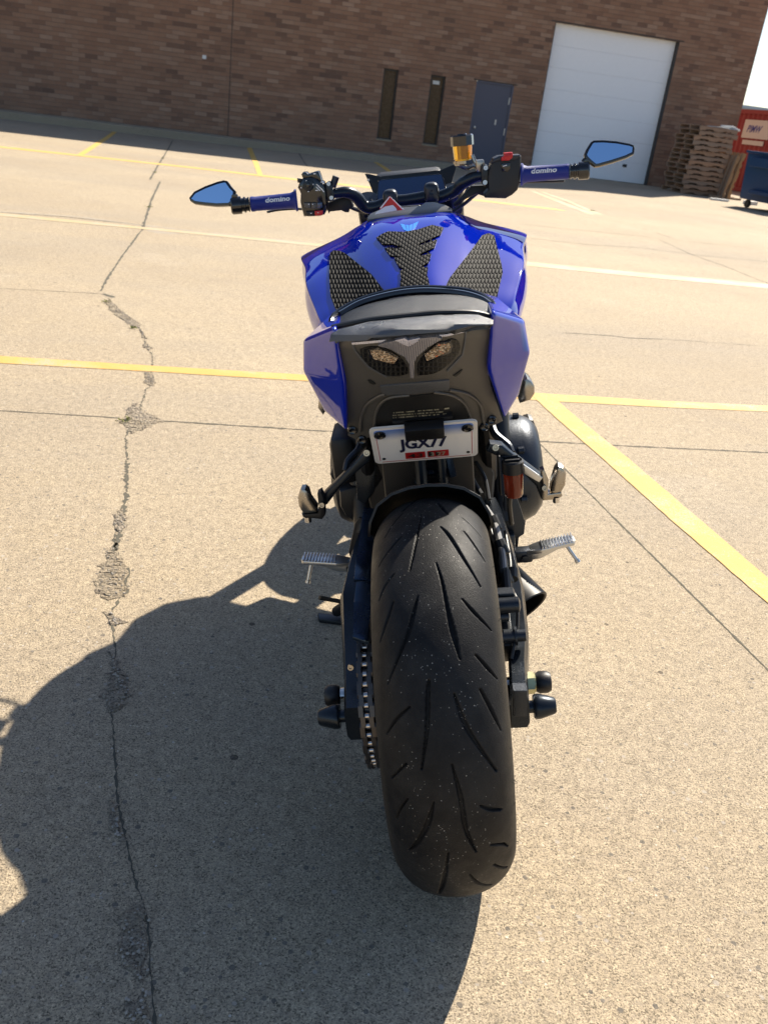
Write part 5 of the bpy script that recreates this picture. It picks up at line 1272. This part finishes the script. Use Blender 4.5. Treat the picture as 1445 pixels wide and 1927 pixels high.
# ---- handlebar
HY = .985
bm = B()
path_ = [(600, 368, .945), (629, 364, .955), (652, 362, .965), (670, 370, .98), (686, 388, .99), (706, 390, .99), (735, 380, .99), (767, 377, .99), (808, 370, .99), (832, 369, .99), (856, 358, .985), (872, 344, .97), (895, 333, .96), (922, 330, .95), (965, 328, .945)]
rr_ = [.011, .011, .013, .014, .0145, .0145, .0145, .0145, .0145, .0145, .0145, .014, .013, .011, .011]
add_tube(bm, [tuple(at(u, v, y)) + (r_,) for (u, v, y), r_ in zip(path_, rr_)], .012, 18, 6)
hb = bo('handlebar', bm, 'satin_black')
for (u, v) in ((735, 379), (812, 366)):
    bm = B(); p = at(u, v, .985); add_box(bm, p + Vector((0, 0, .004)), (.034, .044, .046), bev=.012, seg=3); add_box(bm, p + Vector((0, .0, -.022)), (.028, .036, .03), bev=.006); add_lathe(bm, [(0, .006), (.003, .006), (.002, .003), (0, 0)], p + Vector((0, -.021, .006)), (0, -1, .2), 12); bo('bar_clamp', bm, 'engine')
def along(a, b_): a = Vector(a); b_ = Vector(b_); return a, (b_ - a).normalized(), (b_ - a).length
for s_, o_, i_ in ((-1, at(471, 384.5, .93), at(557, 377, .945)), (1, at(1071, 322.5, .93), at(982, 328.5, .945))):
    p, d, L_ = along(i_, o_)
    bm = B(); add_lathe(bm, [(-.003, 0), (-.003, .024), (.001, .0245), (.004, .020), (.012, .0172), (L_ - .012, .0158), (L_ - .008, .0168), (L_ - .002, .0165), (L_, .013), (L_, 0)], p, tuple(d), 36)
    gp_ = bo('grip', bm, 'grip')
    # lettering wrapped on the rubber facing the rider
    bm = B(); vs, fs = text_mesh('domino', .0150, sx=1.22, bold=.0005, shear=.15); dd = d if s_ > 0 else -d
    e1 = (eye - p); e1 = (e1 - d * e1.dot(d)).normalized(); e2 = dd.cross(e1); e2 = e2 if e2.z > 0 else -e2
    cent = p + d * (L_ * (.46 if s_ > 0 else .40))
    def wrap(x, y, z):
        a = (y + .0055) / .0170; rad = .0174; return cent + dd * x + e1 * (math.cos(a) * rad) + e2 * (math.sin(a) * rad)
    add_mesh(bm, vs, fs, wrap); bo('grip_lettering', bm, 'white', gp_, smooth=False)
    bm = B(); add_lathe(bm, [(0, .012), (0, .0165), (.003, .0165), (.004, .0145), (.008, .0145), (.009, .0175), (.013, .0175), (.014, .015), (.018, .015), (.019, .0195), (.040, .0195), (.043, .0165), (.043, 0)], p + d * (L_ + .001), tuple(d), 32)
    if s_ < 0: pass
    bo('bar_end', bm, 'black_gloss')
    # mirror arm
    m0 = p + d * (L_ + .030); tgt = at(442, 372, .925) if s_ < 0 else at(1103, 306, .925)
    bm = B(); add_tube(bm, [tuple(m0 + Vector((0, 0, .012))), tuple(m0.lerp(tgt, .55) + Vector((0, .004, .012))), tuple(tgt)], .006, 10, 4); add_lathe(bm, [(-.006, .008), (.006, .008), (.007, 0)], tgt, (0, -1, 0), 12)
    ma = bo('mirror_arm', bm, 'black_gloss')
ml = [(355.5, 372), (365, 360), (385, 350), (408, 341.5), (421, 338.5), (428, 340), (436, 351), (443.5, 359), (442.5, 369), (438, 381), (431, 386.5), (408, 387.5), (385, 385.5), (366, 383), (358, 378)]
mr = [(1099, 290), (1103, 280), (1111, 267), (1117, 263.5), (1135, 263), (1160, 265), (1185, 269.5), (1193, 273), (1194.5, 279), (1192.5, 289.5), (1178, 297), (1150, 306), (1127, 312.5), (1119, 313), (1109, 305), (1101, 297)]
def shrink(q, k):
    cu_ = sum(a for a, _ in q) / len(q); cv_ = sum(b_ for _, b_ in q) / len(q); n_ = len(q); out = []
    for i in range(n_):
        a, b_, c_ = Vector(q[i - 1] + (0,)), Vector(q[i] + (0,)), Vector(q[(i + 1) % n_] + (0,)); t = (c_ - a).normalized(); nrm_ = Vector((-t.y, t.x, 0))
        if nrm_.dot(Vector((cu_, cv_, 0)) - b_) < 0: nrm_ = -nrm_
        p = b_ + nrm_ * k; out.append((p.x, p.y))
    return out
for q, zc in ((ml, 1.058), (mr, 1.058)):
    mh = panel('mirror', q, flatmap(.925, .33, zc), .012, 'black_gloss', flat=True, bev=.003)
    panel('mirror_glass', shrink(q, 5.2), flatmap(.9225, .33, zc), .001, 'mirror', mh, flat=True, bev=.0)
# switch clusters
z2 = lambda Z_: [(540 + a * .12457, 290 + b_ * .12457) for a, b_ in Z_]
sw = panel('switch_housing', z2([(160, 510), (180, 450), (230, 370), (330, 340), (420, 350), (490, 400), (545, 430), (575, 500), (590, 600), (600, 740), (600, 830), (560, 920), (480, 945), (250, 948), (225, 850), (200, 720), (205, 600), (180, 540)]), flatmap(.925), .05, 'black_gloss', flat=True, bev=.007)
panel('switch', z2([(215, 310), (240, 275), (290, 272), (320, 300), (440, 262), (480, 262), (505, 330), (525, 400), (500, 445), (430, 440), (370, 350), (240, 365)]), flatmap(.93), .03, 'black_gloss', sw, flat=True, bev=.003)
panel('switch', z2([(152, 365), (225, 380), (222, 405), (195, 437), (160, 430)]), flatmap(.93), .012, 'black_plastic', sw, flat=True, bev=.002)
panel('switch_ring', inter(z2([(290, 400), (345, 385), (395, 410), (410, 470), (390, 530), (330, 560), (270, 540), (240, 490), (250, 430)]), 2), flatmap(.921), .006, 'satin_black', sw, flat=True, bev=.002)
panel('switch_button', inter(z2([(300, 440), (330, 432), (352, 460), (345, 500), (310, 510), (285, 480)]), 2), flatmap(.917), .006, 'black_gloss', sw, flat=True, bev=.002)
panel('switch_key', z2([(250, 735), (360, 735), (362, 820), (270, 815)]), flatmap(.920), .006, 'tail_plastic', sw, flat=True, bev=.0015)
panel('switch_key', z2([(370, 735), (445, 735), (445, 830), (368, 825)]), flatmap(.920), .006, 'tail_plastic', sw, flat=True, bev=.0015)
panel('switch_key', z2([(455, 735), (530, 728), (535, 810), (455, 822)]), flatmap(.920), .006, 'dash', sw, flat=True, bev=.0015)
panel('switch_key', z2([(285, 868), (410, 862), (415, 935), (300, 938)]), flatmap(.920), .006, 'black_plastic', sw, flat=True, bev=.0015)
hz = panel('hazard_switch', z2([(415, 860), (540, 850), (545, 895), (530, 925), (425, 935)]), flatmap(.918), .006, 'red', sw, flat=True, bev=.0015)
bm = B(); f = flatmap(.9165)
for q in ([(458, 890), (470, 878), (482, 890)], ): add_prism(bm, [f(*p) for p in z2(q)], (0, .0006, 0))
for q in ([(285, 395), (300, 395), (298, 408), (286, 408)], [(205, 500), (222, 500), (222, 520), (208, 520)], [(313, 560), (336, 560), (334, 572), (315, 572)], [(390, 450), (405, 450), (405, 465), (392, 465)], [(440, 455), (455, 455), (565, 565), (560, 578)], [(435, 495), (450, 495), (505, 550), (495, 556)], [(430, 540), (470, 542), (468, 556), (430, 554)], [(320, 750), (338, 750), (338, 765), (322, 765)], [(380, 750), (396, 750), (396, 765), (382, 765)], [(352, 888), (380, 888), (372, 902), (358, 902)], [(400, 290), (435, 288), (432, 305), (402, 306)], [(345, 285), (358, 285), (355, 296), (345, 296)]):
    add_prism(bm, [f(*p) for p in z2(q)], (0, .0006, 0))
bo('switch_icons', bm, 'white', sw, smooth=False)
# clutch perch and bracket
pc = panel('lever_perch', inter(z2([(580, 440), (620, 415), (665, 425), (690, 520), (712, 620), (705, 690), (660, 720), (610, 700), (585, 600), (575, 500)]), 2), flatmap(.935), .02, 'satin_black', flat=True, bev=.003)
for q in ((630, 450), (672, 660)):
    u, v = z2([q])[0]; bm = B(); add_lathe(bm, [(0, .0046), (.003, .0044), (.003, .0022), (.001, .0018), (.001, 0)], at(u, v, .934), (0, -1, .1), 14); bo('bolt', bm, 'alu', pc)
bm = B(); a_ = at(626, 352, .95); b2 = at(632.5, 332, .95); add_tube(bm, [tuple(a_), tuple(b2)], .0078, 16, 0); bo('mirror_boss', bm, 'engine')
panel('clutch_lever_mount', z2([(615, 740), (740, 680), (880, 645), (960, 680), (1005, 790), (940, 830), (930, 880), (880, 880), (820, 850), (640, 870), (630, 900), (610, 830)]), flatmap(1.0), .03, 'black_metal', flat=True, bev=.003)
bm = B(); tb(bm, [(640, 390, 1.02), (600, 396, 1.03), (560, 393, 1.03), (525, 395, 1.02), (503, 399, 1.01)], .0055, seg=10, flat=.5); bo('clutch_lever', bm, 'black_metal')
bm = B(); tb(bm, [(905, 355, 1.02), (950, 345, 1.03), (1000, 342, 1.03), (1040, 341, 1.02), (1062, 340, 1.01)], .006, seg=10, flat=.5); bo('brake_lever', bm, 'black_metal')
# right cluster
z3 = lambda Z_: [(760 + a * .31834, 230 + b_ * .31834) for a, b_ in Z_]
swr = panel('switch_housing', z3([(512, 250), (530, 215), (560, 200), (685, 192), (692, 200), (690, 290), (680, 370), (672, 400), (640, 430), (600, 452), (480, 448), (475, 425), (500, 400), (495, 330), (505, 280)]), flatmap(.925), .05, 'black_plastic', flat=True, bev=.007)
panel('switch_cover', z3([(515, 245), (535, 213), (562, 199), (686, 192), (690, 202), (660, 222), (560, 228)]), flatmap(.921), .02, 'engine', swr, flat=True, bev=.003)
panel('kill_switch', z3([(575, 215), (578, 205), (590, 200), (590, 182), (640, 177), (645, 190), (640, 210), (622, 226), (575, 228)]), flatmap(.915), .014, 'red', swr, flat=True, bev=.002)
panel('kill_switch_ridge', z3([(588, 197), (640, 192), (637, 200), (586, 205)]), flatmap(.912), .004, 'red', swr, flat=True, bev=.001)
panel('start_button', z3([(572, 255), (580, 243), (628, 237), (628, 275), (612, 292), (580, 290)]), flatmap(.921), .006, 'black_gloss', swr, flat=True, bev=.0015)
bm = B(); f = flatmap(.9195); add_prism(bm, [f(*p) for p in z3([(585, 258), (608, 252), (608, 256), (585, 263)])], (0, .0006, 0)); bo('switch_icons', bm, 'white', swr, smooth=False)
pcr = panel('lever_perch', inter(z3([(462, 265), (480, 250), (498, 262), (502, 320), (498, 365), (480, 378), (460, 362), (458, 310)]), 2), flatmap(.93), .02, 'satin_black', flat=True, bev=.003)
for q in ((482, 270), (478, 356)):
    u, v = z3([q])[0]; bm = B(); add_lathe(bm, [(0, .0052), (.003, .005), (.003, .0024), (.001, .002), (.001, 0)], at(u, v, .929), (0, -1, .1), 14); bo('bolt', bm, 'alu', pcr)
panel('master_cylinder', z3([(425, 225), (470, 222), (475, 245), (462, 262), (458, 300), (432, 300), (425, 260)]), flatmap(.95), .03, 'chrome_dark', flat=True, bev=.003)
panel('brake_line_bracket', z3([(375, 400), (400, 375), (500, 370), (505, 410), (480, 440), (430, 425), (385, 445), (340, 470), (350, 440)]), flatmap(.99), .02, 'black_metal', flat=True, bev=.003)
bm = B(); tb(bm, [(905, 358, 1.0), (892, 368, 1.02), (878, 380, 1.04), (862, 392, 1.05), (845, 402, 1.06)], .0045, seg=8); tb(bm, [(885, 350, 1.02), (872, 372, 1.04), (856, 385, 1.06)], .006, seg=8); tb(bm, [(640, 378, 1.02), (665, 392, 1.04), (690, 400, 1.06)], .005, seg=8); bo('control_cable', bm, 'rubber')
# front reservoir
fr = at(869.5, 272, .98)
bm = B(); add_lathe(bm, [(-.034, 0), (-.034, .017), (-.031, .0205), (-.002, .0225), (0, .0225)], fr, (0, 0, 1), 28); frv = bo('brake_reservoir', bm, 'amber')
bm = B(); prof_c = [(-.002, .0262), (.018, .0262), (.021, .0235), (.0205, .012), (.023, .010), (.023, 0)]
add_lathe(bm, prof_c, fr, (0, 0, 1), 10); bo('reservoir_cap', bm, 'black_gloss', frv, ang=20)
bm = B(); tb(bm, [(862, 302, .98), (862, 312, .98)], .008, seg=10, smooth=0); tb(bm, [(858, 308, .98), (878, 316, .98), (892, 312, .975), (905, 318, .97)], .005, seg=8); tb(bm, [(888, 292, .975), (895, 306, .97), (905, 312, .965)], .0045, seg=8); add_lathe(bm, [(-.04, .0235), (-.034, .0235), (-.034, .021)], fr, (0, 0, 1), 24, a0=0.2, a1=1.8); bo('reservoir_mount', bm, 'chrome_dark', frv)
# ---- dash
zd = lambda Z_: [(660 + a * .15225, 280 + b_ * .15225) for a, b_ in Z_]
vis = panel('screen_visor', zd([(175, 312), (182, 306), (225, 310), (390, 345), (700, 318), (1090, 270), (1250, 200), (1297, 194), (1300, 240), (1262, 360), (1228, 475), (1190, 620), (800, 690), (300, 740), (290, 585), (230, 430)]), flatmap(1.15, .3, 1.03), .004, 'black_plastic', flat=True, bev=.001)
dsh = panel('dashboard', inter(zd([(318, 660), (325, 500), (340, 405), (365, 380), (700, 345), (1085, 308), (1130, 330), (1155, 390), (1192, 530), (1190, 620), (760, 680)]), 2), flatmap(1.112, .35, 1.03), .018, 'black_gloss', flat=True, bev=.004)
panel('display', inter(zd([(335, 650), (340, 500), (352, 415), (372, 392), (700, 357), (1080, 321), (1118, 340), (1140, 395), (1172, 530), (1170, 600), (760, 665)]), 2), flatmap(1.108, .35, 1.03), .001, 'dash', dsh, flat=True, bev=0)
bm = B(); vs, fs = text_mesh('0', .012, bold=.0); f = flatmap(1.1065, .35, 1.03); c_ = f(*zd([(815, 552)])[0]); add_mesh(bm, vs, fs, lambda x, y, z: c_ + Vector((x, .35 * y, y))); bo('display_digit', bm, 'sign_blue', dsh, smooth=False)
bm = B(); p = at(693, 339, 1.12); add_lathe(bm, [(0, .003), (.002, .003), (.002, 0)], p, (0, -1, 0), 10); bo('bolt', bm, 'alu', vis)
